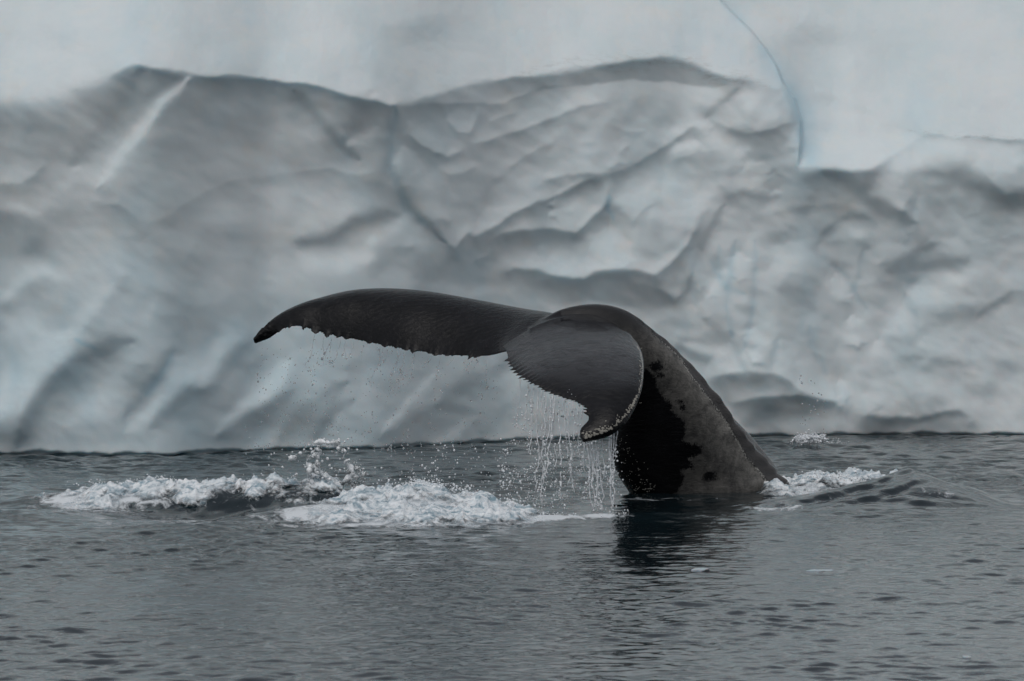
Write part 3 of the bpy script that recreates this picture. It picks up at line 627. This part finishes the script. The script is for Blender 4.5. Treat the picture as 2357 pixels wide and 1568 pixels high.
# smoothing weight: strong where flukes meet the stock, light elsewhere
crease = catmull(np.array([unproj(*p) for p in [(1440, 775, 49.5), (1400, 748, 49.6), (1350, 738, 49.6), (1304, 740, 49.6), (1262, 752, 49.5), (1215, 775, 49.4), (1180, 795, 49.25)]]), 40)
dmin = np.full(nv, 9.)
for c in crease: dmin = np.minimum(dmin, np.linalg.norm(P-c, axis=1))
wgt = sstep(.42, .10, dmin)
def smooth_it(P, wv, n):
    for _ in range(n):
        A = np.empty_like(P)
        for k in range(3): A[:, k] = np.bincount(E[:, 0], P[E[:, 1], k], nv) + np.bincount(E[:, 1], P[E[:, 0], k], nv)
        P = P + wv*(A/deg-P)
    return P
P = smooth_it(P, (wgt*.6)[:, None], 45)
P = smooth_it(P, np.full((nv, 1), .35), 1)
qx, qy = project(P); cl_ = catmull(np.array([(1221, 758), (1260, 742), (1304, 732), (1340, 730), (1371, 733), (1404, 747), (1431, 763), (1452, 774)], float), 60)
cd = np.full(nv, 99.)
for c in cl_: cd = np.minimum(cd, np.hypot(qx-c[0], qy-c[1]))
P[:, 2] += (.016*np.exp(-(cd/4.5)**2))*(P[:, 1] < 49.95)*(P[:, 1] > 48.9)
me.vertices.foreach_set('co', P.astype(np.float32).ravel()); me.update()
me.polygons.foreach_set('use_smooth', np.ones(len(me.polygons), dtype=bool))
WPX, WPY = project(P)
def poly_sd(poly, qx, qy):
    ins = np.zeros(qx.shape, bool); best = np.full(qx.shape, 1e9)
    for (x1, y1), (x2, y2) in zip(poly, poly[1:]+poly[:1]):
        c = ((y1 > qy) != (y2 > qy)); ins ^= c & (qx < (x2-x1)*(qy-y1)/((y2-y1) if y2 != y1 else 1e-9)+x1)
        dx, dy = x2-x1, y2-y1; t = np.clip(((qx-x1)*dx+(qy-y1)*dy)/(dx*dx+dy*dy+1e-9), 0, 1)
        best = np.minimum(best, np.hypot(qx-x1-t*dx, qy-y1-t*dy))
    return np.where(ins, best, -best)
Nv = np.zeros(nv*3, dtype=np.float32); me.vertex_normals.foreach_get('vector', Nv); Nv = Nv.reshape(-1, 3)
# distance from the two flukes decides what is stock
def near_of(Q, ref, step):
    r = ref[::step]; out = np.full(len(Q), 9.)
    for c in np.array_split(r, 40): out = np.minimum(out, np.sqrt(((Q[:, None, :]-c[None])**2).sum(-1)).min(1))
    return out
idx_area = np.where((WPX > 1290) & (WPY > 690))[0]
rel = P[idx_area]-0
onstock = np.zeros(nv, bool)
# projection on the stock centre line
cc = C[::6]; aa = al[::6, 0]
dd = np.sqrt(((rel[:, None, :]-cc[None])**2).sum(-1)); kmin = dd.argmin(1)
onstock[idx_area] = (dd.min(1) < aa[kmin]*1.12+.02) & (P[idx_area][:, 1] > 49.35)
pale_poly = [(1250, 690), (1360, 690), (1440, 705), (1485, 745), (1504, 768), (1537, 796), (1571, 829), (1594, 868), (1624, 905), (1671, 968), (1704, 1024), (1720, 1054), (1754, 1091), (1790, 1140), (1830, 1200), (1560, 1200), (1554, 1141),
             (1571, 1104), (1567, 1081), (1594, 1078), (1584, 1056), (1614, 1043), (1616, 1028), (1584, 1022), (1571, 1014), (1579, 988), (1571, 965), (1547, 951), (1537, 925), (1511, 895), (1508, 871), (1487, 851), (1470, 830), (1432, 772), (1380, 744), (1300, 735)]
sd = poly_sd(pale_poly, WPX, WPY)
for (x, y, r) in [(1511, 845, 11), (1634, 1096, 10), (1540, 935, 5), (1519, 862, 5), (1566, 925, 4), (1572, 938, 3)]:
    sd = np.minimum(sd, np.hypot((WPX-x)*.7, (WPY-y))-r)
pale = np.where(onstock, np.clip(sd/60., -1, 1), -1.0)
sdk = poly_sd([(1440, 740), (1480, 745), (1830, 1130), (1700, 1025)], WPX, WPY)
fattr(me, 'pale', pale)
ng = (P[:, 1] < 49.62) & ~onstock & (WPX > 1150); gsd = poly_sd([(1150, 800), (1200, 765), (1300, 738), (1440, 762), (1475, 800), (1478, 860), (1440, 905), (1380, 915), (1300, 900), (1210, 868), (1165, 830)], WPX, WPY)
fattr(me, 'grey', np.where(ng, sstep(-25, 30, gsd), 0)*sstep(930, 800, WPY))  # upper near fluke lightened: paler pigment plus skylit sheen put into the colour
bp = poly_sd([(1278, 745), (1307, 737), (1331, 743), (1348, 745), (1372, 747), (1397, 760), (1372, 762), (1331, 759), (1320, 753)], WPX, WPY)
fattr(me, 'blk', np.where((WPY > 730) & (WPY < 775), sstep(-9, 3, bp), 0))
fattr(me, 'palev', sstep(715, 860, WPY)*(.30+.70*np.exp(-np.clip(np.interp(WPY, [740, 868, 1140], [1475, 1594, 1790])-WPX, 0, None)/55.)))
fattr(me, 'back', np.where(onstock, sstep(-3, 6, WPX-np.interp(WPY, [740, 768, 796, 829, 868, 905, 968, 1024, 1054, 1091, 1140], [1475, 1504, 1537, 1571, 1594, 1624, 1671, 1704, 1720, 1754, 1790])), 0)*sstep(745, 800, WPY))
# light scuffed skin along the dorsal keel
kl = np.array([(1475, 742), (1504, 766), (1537, 794), (1571, 827), (1594, 865), (1624, 902), (1671, 966), (1704, 1022), (1720, 1052), (1754, 1089), (1782, 1131)], float)
kx_ = np.interp(WPY, kl[:, 1], kl[:, 0]); scar = np.where(onstock, np.exp(-((WPX-kx_+3)/7.)**2)*.50*sstep(760, 800, WPY), 0)
led = np.array([(1461, 783), (1476, 808), (1482.5, 840), (1481, 872), (1474, 905), (1452, 942)], float)
lx = np.interp(WPY, led[:, 1], led[:, 0]); nearfl = (P[:, 1] < 49.2) & (WPX > 1400)
scar = np.maximum(scar, np.where(nearfl, np.exp(-((WPX-lx+3)/4.5)**2)*.52*sstep(780, 800, WPY)*sstep(955, 930, WPY), 0))
fattr(me, 'scar', scar)
whale = bpy.data.objects.new('humpback_whale', None); COL.objects.link(whale); base = unproj(1630, 1140, 50.8); whale.location = tuple(base)
whale['label'] = 'diving humpback whale, dark tail stock and both flukes raised dripping above the sea'; whale['category'] = 'whale'
P_local = P - base; me.vertices.foreach_set('co', P_local.astype(np.float32).ravel()); me.update()
link('body', me, M_SKIN, whale)
# barnacles
def barnacle_mesh(seed):
    r = np.random.RandomState(seed); n = 7; rings = [(1, 0), (.82, .45), (.50, .72), (.34, .66), (.18, .35)]
    V = []
    for (ra, z) in rings:
        for i in range(n):
            t = 2*math.pi*i/n; q = ra*(1+.14*r.randn()*(ra > .3)); V.append((q*math.cos(t), q*math.sin(t), z))
    F = grid_faces(len(rings), n, wrap=True)
    return mesh_np('barnacle', V, F)
BM = [barnacle_mesh(s) for s in range(4)]
for b_ in BM: b_.materials.append(M_BARN)
order_y = P[:, 1]
def place_barn(px, py, size):
    k = np.where((np.abs(WPX-px) < 2.6) & (np.abs(WPY-py) < 2.6) & (Nv[:, 1] < .1))[0]
    if len(k) == 0: return
    i = k[np.argmin(order_y[k])]
    o = bpy.data.objects.new('barnacle', random.choice(BM)); COL.objects.link(o); o.parent = whale
    n_ = Vector([float(v) for v in Nv[i]]); o.location = Vector([float(v) for v in P_local[i]]) - n_*size*.12
    o.rotation_mode = 'QUATERNION'; o.rotation_quaternion = n_.to_track_quat('Z', 'Y'); s = size
    o.scale = (s*random.uniform(.85, 1.2), s*random.uniform(.85, 1.2), s*random.uniform(.6, .9))
edge_c = catmull(np.array([(1471, 912), (1456, 942), (1432, 970), (1404, 990), (1382, 1000), (1360, 1006), (1346, 1009)], float), 200)
for i in range(165):
    t = random.random()**.75; c = edge_c[int(t*199)]; off = abs(random.gauss(0, 9 if t > .3 else 3.5))
    place_barn(c[0]-off*.5-1, c[1]-off*.85-1, random.uniform(.004, .0115))
for i in range(80):
    t = random.random(); c = catmull(np.array([(1425, 1010), (1440, 1040), (1450, 1075), (1465, 1105), (1480, 1132)], float), [t], np.linspace(0, 1, 5))[0]
    place_barn(c[0]+random.gauss(0, 11+8*t), c[1]+random.gauss(0, 8), random.uniform(.002, .006) if t < .7 else random.uniform(.003, .008))
for i in range(26):
    place_barn(random.gauss(1478, 14), random.gauss(1128, 8), random.uniform(.003, .009))
for i in range(24):
    t = random.random(); place_barn(1480-8*t+random.gauss(0, 3), 800+130*t, random.uniform(.004, .008))

# ------------------------------------------------------------------ foam masses (raised, ragged)
def foam_sheet(x0, x1, y0, y1, items, seed, label, cat='foam', dx=.0105, dy=.026, spike=1.0, group=None):
    xs_ = np.arange(x0, x1, dx); ys_ = np.arange(y0, y1, dy); X, Y = np.meshgrid(xs_, ys_)
    t = np.zeros(X.shape)
    for (px, py, rx, ry, v) in items:
        c = (px, py) if ry < 0 else g(px, py); ry = abs(ry); wx = X + .12*fbm(X*2.4, Y*1.6, 3, seed+5); wy = Y + .3*fbm(X*2.1, Y*1.4, 3, seed+9)
        t = np.maximum(t, v*np.clip(1.25-np.sqrt(((wx-c[0])/rx)**2+((wy-c[1])/ry)**2), 0, 1))
    t = t*np.clip(1+.75*fbm(X*3.1, Y*2.2, 4, seed+1, .65), .1, 1.5)
    lump = np.clip(.35+.6*fbm(X*3.2, Y*3.0, 2, seed+2)+.30*np.abs(fbm(X*8, Y*6, 3, seed+4, .55)), 0, 1.4); sp = np.clip(fbm(X*16, Y*9, 3, seed+3, .6)-.1, 0, 1)
    hgt = np.clip(t, 0, 1)*(.03+.10*lump*spike+.035*sp*spike) + .0015*fbm(X*26, Y*20, 3, seed+8, .6)*sstep(.1, .4, t) - .014
    Z = water_h(X, Y) + hgt
    keep = (t > .12)
    F = grid_faces(len(ys_), len(xs_)); kf = keep.ravel()[F].all(1); F = F[kf]
    used = np.unique(F); rem = np.full(X.size, -1); rem[used] = np.arange(len(used))
    V = np.stack([X, Y, Z], -1).reshape(-1, 3)[used]
    me = mesh_np('foam', V, rem[F]); fattr(me, 'thick', t.ravel()[used])
    return link('foam', me, M_FOAM, label=label, cat=cat, kind='stuff')
foam_sheet(-2.3, .35, 44.8, 48.2, [(880, 1185, .62, .55, 1), (1000, 1178, .6, .8, 1.1), (1085, 1180, .45, .7, 1), (770, 1196, .35, .25, .7), (1150, 1186, .35, .4, .8), (700, 1207, .25, .12, .6), (1080, 1204, .25, .28, .8),
            (940, 1150, .6, .6, 1), (820, 1155, .4, .6, .9), (880, 1130, .5, .5, 1), (970, 1125, .4, .5, 1.2), (1040, 1140, .4, .5, 1.1), (1110, 1158, .35, .4, 1), (1170, 1172, .3, .35, .9), (850, 1120, .4, .4, .8), (1205, 1186, .25, .25, .8)], 200, 'broad white churned foam crest in front of the falling drops, left of the whale')
foam_sheet(-4.6, -1.5, 47.3, 50.2, [(300, 1128, .35, .35, .6), (370, 1124, .3, .4, 1), (440, 1128, .4, .4, .9), (540, 1128, .5, .35, .8), (650, 1128, .45, .4, .9), (230, 1140, .3, .2, .5), (150, 1128, .2, .2, .5), (-4.0, 48.6, .3, -.2, .5), (-3.55, 48.45, .35, -.3, .75), (-3.15, 48.4, .35, -.4, 1.1), (-2.8, 48.3, .35, -.35, .9), (-2.4, 48.2, .4, -.3, .9), (-2.0, 48.15, .4, -.3, .9), (-1.6, 48.15, .4, -.35, .9), (-3.7, 48.1, .4, -.22, .6),
            (720, 1138, .3, .4, .6), (480, 1163, .12, .16, .7)], 230, 'long low line of broken white foam at far left')
foam_sheet(2.2, 3.7, 48.6, 52, [(2.48, 50.5, .22, -.5, .9), (2.7, 50.9, .25, -.5, 1.1), (2.95, 51.1, .3, -.5, 1.3), (3.25, 51.2, .28, -.45, 1.1), (3.5, 51.3, .3, -.4, .8), (2.6, 50.1, .3, -.3, .6)], 260, 'white foam wash trailing right from the base of the tail')
foam_sheet(3.5, 4.3, 48.8, 50.6, [(2140, 1140, .14, .22, .9), (2165, 1146, .14, .2, .8)], 280, 'small white breaking tip on the pointed wave at right', spike=.5)

# ------------------------------------------------------------------ drops, strands, splashes
def ico():
    t = (1+5**.5)/2; V = np.array([(-1, t, 0), (1, t, 0), (-1, -t, 0), (1, -t, 0), (0, -1, t), (0, 1, t), (0, -1, -t), (0, 1, -t), (t, 0, -1), (t, 0, 1), (-t, 0, -1), (-t, 0, 1)], float)
    F = [(0, 11, 5), (0, 5, 1), (0, 1, 7), (0, 7, 10), (0, 10, 11), (1, 5, 9), (5, 11, 4), (11, 10, 2), (10, 7, 6), (7, 1, 8), (3, 9, 4), (3, 4, 2), (3, 2, 6), (3, 6, 8), (3, 8, 9), (4, 9, 5), (2, 4, 11), (6, 2, 10), (8, 6, 7), (9, 8, 1)]
    V = list(V/np.linalg.norm(V[0])); mid = {}; G = []
    def mp(a, b):
        k = (min(a, b), max(a, b))
        if k not in mid:
            q = V[a]+V[b]; V.append(q/np.linalg.norm(q)); mid[k] = len(V)-1
        return mid[k]
    for a, b, c in F:
        x, y, z = mp(a, b), mp(b, c), mp(c, a); G += [(a, x, z), (b, y, x), (c, z, y), (x, y, z)]
    return np.array(V), np.array(G)
IV, IF = ico()
def drops(cent, rad, stretch=None):
    n = len(cent); st = np.ones((n, 3)) if stretch is None else stretch
    V = cent[:, None, :] + IV[None]*(rad[:, None]*1.0)[:, :, None]*st[:, None, :]
    V += (RS.randn(n, len(IV), 3)*.10)*rad[:, None, None]
    F = IF[None] + (np.arange(n)*len(IV))[:, None, None]
    return V.reshape(-1, 3), F.reshape(-1, 3)
def strand_np(path, rad, ns=6):
    path = np.asarray(path); n = len(path); tg = np.gradient(path, axis=0); tg /= np.linalg.norm(tg, axis=1, keepdims=True)+1e-9
    up = np.array([.3, 1, .2]); a = np.cross(tg, up); a /= np.linalg.norm(a, axis=1, keepdims=True)+1e-9; b = np.cross(tg, a)
    th = np.linspace(0, 2*np.pi, ns, endpoint=False)
    S3 = path[:, None] + (a[:, None]*np.cos(th)[None, :, None] + b[:, None]*np.sin(th)[None, :, None])*np.asarray(rad)[:, None, None]
    return close_loft(S3)
def join(parts):
    off = 0; VV = []; FF = []
    for v, f in parts: VV.append(v); FF.append(f+off); off += len(v)
    return np.concatenate(VV), np.concatenate(FF)
def fall_strand(p0, zend, r0, seed, drift=(0, 0), broken=.3, merge=0):
    r = np.random.RandomState(seed); L = p0[2]-zend; n = max(8, int(L/.012)); t = np.linspace(0, 1, n); z = p0[2]-L*t
    wx = (.012+.030*t)*fbm(z*3.2+seed, z*0+seed, 4, seed % 50, .55)*np.minimum(1, t*4) + drift[0]*t**1.3; wy = .02*fbm(z*3.0, z*0+seed*2, 2, (seed+9) % 50) + drift[1]*t
    path = np.stack([p0[0]+wx, p0[1]+wy, z], -1)
    nz = fbm(z*16+seed*3, z*0, 3, seed % 37, .7)
    rad = r0*1.12*(.45+.9*np.clip(nz+.35, 0, 1.2))
    br = fbm(z*6+seed*7, z*0+3, 2, seed % 29)
    on = br > (-.75+broken*2*t)
    out = []; i = 0
    while i < n:
        if not on[i]: i += 1; continue
        j = i
        while j < n and on[j]: j += 1
        if j-i > 4:
            rr_ = rad[i:j].copy(); k = np.arange(j-i); e = np.minimum(1, np.minimum(k, k[::-1])/3.+.15); out.append(strand_np(path[i:j], rr_*e, 6))
        i = j
    m_ = int(L*26); tt = r.rand(m_)**.7; c = np.stack([np.interp(tt, t, path[:, 0])+r.normal(0, .012, m_)*(.4+tt), np.interp(tt, t, path[:, 1])+r.normal(0, .015, m_), p0[2]-L*tt], -1)
    out.append(drops(c, np.abs(r.normal(0, .0035, m_))+.0018, np.array([1, 1, 1.35])*np.ones((m_, 3))))
    return out
teT = catmull(unproj(*np.array(NTr, float).T), np.linspace(0, 1, 300), nTt)
tePx, _ = project(teT)
parts = []; sd_ = 300
for px0, zpy, r0, drx in [(1197, 990, .0028, -.02), (1215, 1010, .003, -.03), (1228, 1050, .004, -.04), (1238, 1170, .0055, -.02), (1247, 1060, .004, .02), (1257, 1130, .0048, -.05), (1268, 1175, .0050, -.10), (1278, 1190, .0062, -.14), (1287, 1180, .006, .03),
                          (1297, 1120, .0045, .06), (1308, 1160, .0048, .05), (1318, 1070, .0035, .02), (1328, 1100, .003, .03), (1222, 960, .0026, 0), (1253, 1000, .0034, .04), (1272, 1080, .004, .03), (1341, 965, .0025, 0)]:
    i = np.argmin(np.abs(tePx[:250]-px0)); p = teT[i]+np.array([0, 0, -.01]); sd_ += 1
    zend = max(.01, unproj(px0, zpy, p[1])[2])
    parts += fall_strand(p, zend, r0, sd_, (drx, 0), .30)
for px0, py0, zpy, r0, drx in [(1350, 1015, 1190, .0065, .06), (1357, 1015, 1185, .0075, .06), (1363, 1014, 1190, .006, .08), (1371, 1010, 1188, .0065, .03), (1379, 1006, 1186, .005, .02), (1386, 1004, 1120, .0045, .01), (1402, 1000, 1190, .0075, .02), (1408, 998, 1120, .005, -.01), (1413, 994, 1190, .0068, -.02), (1345, 1014, 1090, .004, .02), (1420, 990, 1050, .004, 0)]:
    p = unproj(px0, py0-8, 47.5); sd_ += 1; parts += fall_strand(p, max(.01, unproj(px0, zpy, 47.4)[2]), r0, sd_, (drx, 0), .12)
V_, F_ = join(parts); link('water_strand', mesh_np('water_strand', V_, F_), M_STRAND, label='curtain of broken water strands pouring off the near fluke into the sea', cat='falling water', kind='stuff')
parts = []
for k in range(30):
    t = random.uniform(.08, .72); p3 = catmull(unproj(*np.array(FT_, float).T), [t], FTt)[0]
    parts += fall_strand(p3-np.array([0, 0, .02]), p3[2]-random.uniform(.08, .45), random.uniform(.0014, .0026), 500+k, (random.uniform(-.12, 0), 0), .45)
V_, F_ = join(parts); link('water_strand', mesh_np('water_strand', V_, F_), M_DROP, label='thin faint trickles falling from the toothed edge of the left fluke', cat='falling water', kind='stuff')
# loose drops
def cloud(boxes, name, label, mat=None):
    cs = []; rs = []
    for n, x0, x1, y0, y1, d0, d1, r_ in boxes:
        px_ = RS.uniform(x0, x1, n); py_ = y0+(y1-y0)*RS.beta(1.3, 1.1, n)
        c_ = unproj(px_, py_, RS.uniform(d0, d1, n)); k = fbm(px_/22., py_/60., 2, 90) > -.25; c_ = c_[k & (c_[:, 2] > .02)]
        cs.append(c_); rs.append(np.clip(np.abs(RS.standard_t(4, len(c_)))*r_*.5+r_*.4, 0, r_*1.9))
    c_ = np.concatenate(cs); r_ = np.concatenate(rs)
    V_, F_ = drops(c_, r_, np.stack([np.ones(len(c_)), np.ones(len(c_)), RS.uniform(.9, 1.6, len(c_))], -1))
    link(name, mesh_np(name, V_, F_), mat or M_DROP, label=label, cat='drops', kind='stuff')
cloud([(420, 590, 760, 800, 1030, 49.2, 50.6, .0042), (520, 760, 1150, 840, 1100, 49.0, 50.2, .0042), (300, 560, 950, 980, 1105, 48.3, 49.5, .005)], 'spray_drop', 'scattered fine drops falling below the left fluke against the ice')
cloud([(1700, 1150, 1420, 1010, 1188, 47.0, 48.8, .0046), (520, 1180, 1340, 890, 1060, 47.6, 48.8, .0038), (120, 1340, 1440, 1020, 1180, 47.2, 47.8, .005), (260, 950, 1180, 1020, 1150, 47.6, 49, .005)], 'spray_drop', 'dense spray of drops around the curtain below the near fluke', M_STRAND)
cloud([(45, 1840, 1900, 860, 1000, 57, 59, .008)], 'spray_drop', 'few drops in front of the dark ice hollow at right')
# splash crown
def splash(name, label, strokes_, dots, depth, mat, jit=.06, rs=1.0):
    parts = []; cs = []; rs_ = []
    for pts, w0 in strokes_:
        n = max(14, int(sum(math.hypot(b[0]-a[0], b[1]-a[1]) for a, b in zip(pts[:-1], pts[1:]))/1.6))
        c2 = catmull(np.array(pts, float), n); ph = random.uniform(0, 50); tt = np.linspace(0, 1, n)
        p3 = unproj(c2[:, 0]+1.6*fbm(tt*9+ph, tt*0, 3, 5), c2[:, 1]+1.6*fbm(tt*9, tt*0+ph, 3, 6), depth+jit*fbm(tt*3+ph, tt*0, 2, 7)*3)
        r_ = w0*.0058*rs*(.6+.75*np.clip(fbm(tt*n/7+ph, tt*0, 3, 8, .7)+.4, 0, 1.3)); e = np.minimum(1, np.minimum(tt, 1-tt)*n/5+.2)
        parts.append(strand_np(p3, r_*e, 8))
        for _ in range(int(n*.5)):
            i = random.randrange(n); cs.append(p3[i]+np.array([random.gauss(0, .02), random.gauss(0, .05), random.gauss(0, .02)])); rs_.append(abs(random.gauss(0, .004))+.002)
    for x, y, r_ in dots: cs.append(unproj(x, y, depth+random.uniform(-.15, .15))); rs_.append(r_*.0038*rs)
    cs = np.array(cs); v, f = drops(cs, np.array(rs_)); parts.append((v, f))
    V_, F_ = join(parts); link(name, mesh_np(name, V_, F_), mat, label=label, cat='splash', kind='stuff')
def sx(p): return [(613.8+x*.1302, 982.1+y*.1302) for x, y in p]
SP = [(sx([(820, 305), (900, 275), (1000, 275), (1100, 290), (1180, 285), (1240, 330), (1260, 380), (1310, 415)]), 3.2), (sx([(1180, 290), (1240, 280), (1270, 330)]), 4), (sx([(1280, 370), (1350, 395), (1390, 430), (1380, 480), (1340, 560)]), 1.5),
      (sx([(850, 410), (820, 450), (815, 510), (870, 510), (930, 490), (950, 440), (910, 400), (855, 405)]), 2.6), (sx([(920, 350), (915, 400)]), 2.2), (sx([(925, 490), (905, 560), (890, 620), (900, 700)]), 2.6), (sx([(895, 640), (905, 700)]), 4),
      (sx([(700, 630), (740, 680), (780, 710), (850, 720), (910, 770), (960, 820), (1020, 880), (1085, 905)]), 3.2), (sx([(770, 715), (750, 800), (765, 880), (790, 960), (810, 1040)]), 3.6), (sx([(800, 730), (850, 790), (930, 830)]), 3.4), (sx([(740, 965), (790, 960)]), 3),
      (sx([(1470, 590), (1400, 620), (1410, 660), (1470, 700), (1510, 760), (1530, 820), (1480, 880), (1420, 930), (1350, 1000), (1310, 1060)]), 3.8), (sx([(1440, 740), (1450, 800), (1480, 850)]), 2.8), (sx([(1570, 750), (1610, 740), (1660, 780)]), 2.6), (sx([(1530, 890), (1600, 900), (1620, 930)]), 2),
      (sx([(1510, 900), (1500, 1000), (1550, 1080)]), 2.2), (sx([(1660, 890), (1720, 830), (1750, 820)]), 2.4), (sx([(380, 540), (440, 555), (500, 550), (520, 500)]), 3), (sx([(480, 900), (540, 830)]), 2), (sx([(1260, 1030), (1280, 980), (1340, 990)]), 1.5), (sx([(720, 590), (740, 520), (780, 580)]), 2)]
DT = [(x*.1302+613.8, y*.1302+982.1, r) for x, y, r in [(595, 468, 4), (660, 410, 2.6), (785, 395, 3), (750, 325, 2.6), (740, 520, 3), (985, 612, 3.6), (1080, 565, 3.6), (1115, 685, 2.8), (1150, 740, 2.6), (1295, 770, 3), (1375, 740, 2), (1240, 470, 3), (1160, 445, 2.4), (905, 900, 2.8), (990, 910, 2.8),
      (940, 1020, 2.6), (1180, 985, 3.2), (1235, 860, 2.4), (1600, 800, 3.4), (1650, 880, 3.4), (1710, 750, 3), (1740, 930, 2.2), (1600, 1000, 2.2), (380, 920, 2.4), (495, 935, 2.4), (135, 470, 2), (40, 685, 2.2), (280, 715, 2.4), (455, 450, 2), (1920, 730, 2.2), (2030, 735, 2.6), (1600, 410, 2.6), (1380, 270, 2.4), (1440, 220, 2)]]
DT += [(random.gauss(735, 45), random.gauss(1085, 28), random.uniform(.4, 1.0)) for _ in range(90)] + [(random.gauss(815, 16), random.gauss(1095, 20), random.uniform(.5, 1.3)) for _ in range(60)]
splash('splash', 'tall splash crown of twisted water loops above the left foam', SP, DT, 48.2, M_SPL)
SP2 = [([(1862+random.gauss(0, 20), 1022), (1868+random.gauss(0, 20), 1016-random.random()*9), (1874+random.gauss(0, 16), 1008-random.random()*10)], 1.1) for _ in range(14)]
DT2 = [(random.gauss(1888, 26), 1021-abs(random.gauss(0, 6)), random.uniform(.4, 1.3)) for _ in range(190)] + [(random.gauss(1880, 10), 1006-abs(random.gauss(0, 6)), random.uniform(.6, 1.4)) for _ in range(40)]
splash('splash', 'distant small white splash at the foot of the ice right of the whale', SP2, DT2, 59.0, M_STRAND, .05, 1.18)
def rim(name, label, line, n, depthf, up, wdt):
    cs = []; rs_ = []
    for _ in range(n):
        t = random.random(); c = catmull(np.array(line, float), [t], np.linspace(0, 1, len(line)))[0]
        cs.append(unproj(c[0]+random.gauss(0, 4), c[1]-abs(random.gauss(0, up))+wdt*random.random(), depthf+random.gauss(0, .12))); rs_.append(abs(random.gauss(0, .0032))+.0018)
    v, f = drops(np.array(cs), np.array(rs_)); link(name, mesh_np(name, v, f), M_STRAND, label=label, cat='spray', kind='stuff')
rim('spray', 'droplets thrown up along the foam crest left of the whale', [(840, 1125), (920, 1118), (965, 1108), (1030, 1122), (1100, 1140), (1180, 1165), (1215, 1180)], 420, 46.8, 10, 10)
rim('spray', 'droplets leaping from the foam wash at right of the tail', [(1815, 1110), (1860, 1100), (1900, 1096), (1950, 1102), (2010, 1112), (2045, 1120)], 320, 50.3, 7, 8)
rim('spray', 'droplets above the far left foam line', [(140, 1116), (300, 1110), (367, 1100), (440, 1112), (600, 1104), (700, 1116), (830, 1118)], 220, 48.6, 6, 6)
rim('spray', 'ring of droplets where the strands strike the sea', [(1240, 1186), (1300, 1190), (1370, 1190), (1420, 1188), (1440, 1184)], 260, 46.9, 5, 5)
# floating ice fragments
def ice_bit(px, py, lx, ly, h, label, seed):
    c = g(px, py); n = 9; r = np.random.RandomState(seed); rings = []
    for k, (s, z) in enumerate([(.75, -.03), (1, .0), (.92, h*.45), (.6, h*.85), (.22, h)]):
        th = np.linspace(0, 2*np.pi, 24, endpoint=False); w_ = s*(1+.16*np.sin(2*th+seed)+.10*np.sin(5*th+seed*2)+.05*r.randn(24))
        rings.append(np.stack([lx*w_*np.cos(th)+.1*lx*z/h, ly*w_*np.sin(th), np.full(24, z)+.12*h*r.randn(24)*(k > 1)], -1))
    V_, F_ = close_loft(np.array(rings)); o = link('ice_fragment', mesh_np('ice_fragment', V_, F_), M_BIT, label=label, cat='ice', group='bits of ice floating in the foreground water')
    o.location = (c[0], c[1], 0)
ice_bit(1613, 1313, .06, .10, .007, 'small pale ice fragment awash just below right of the whale reflection', 1)
ice_bit(1890, 1312, .09, .09, .006, 'longer flat pale ice fragment awash in open water at right', 2)
ice_bit(2225, 1513, .025, .05, .006, 'tiny white ice speck near the lower right corner', 3)
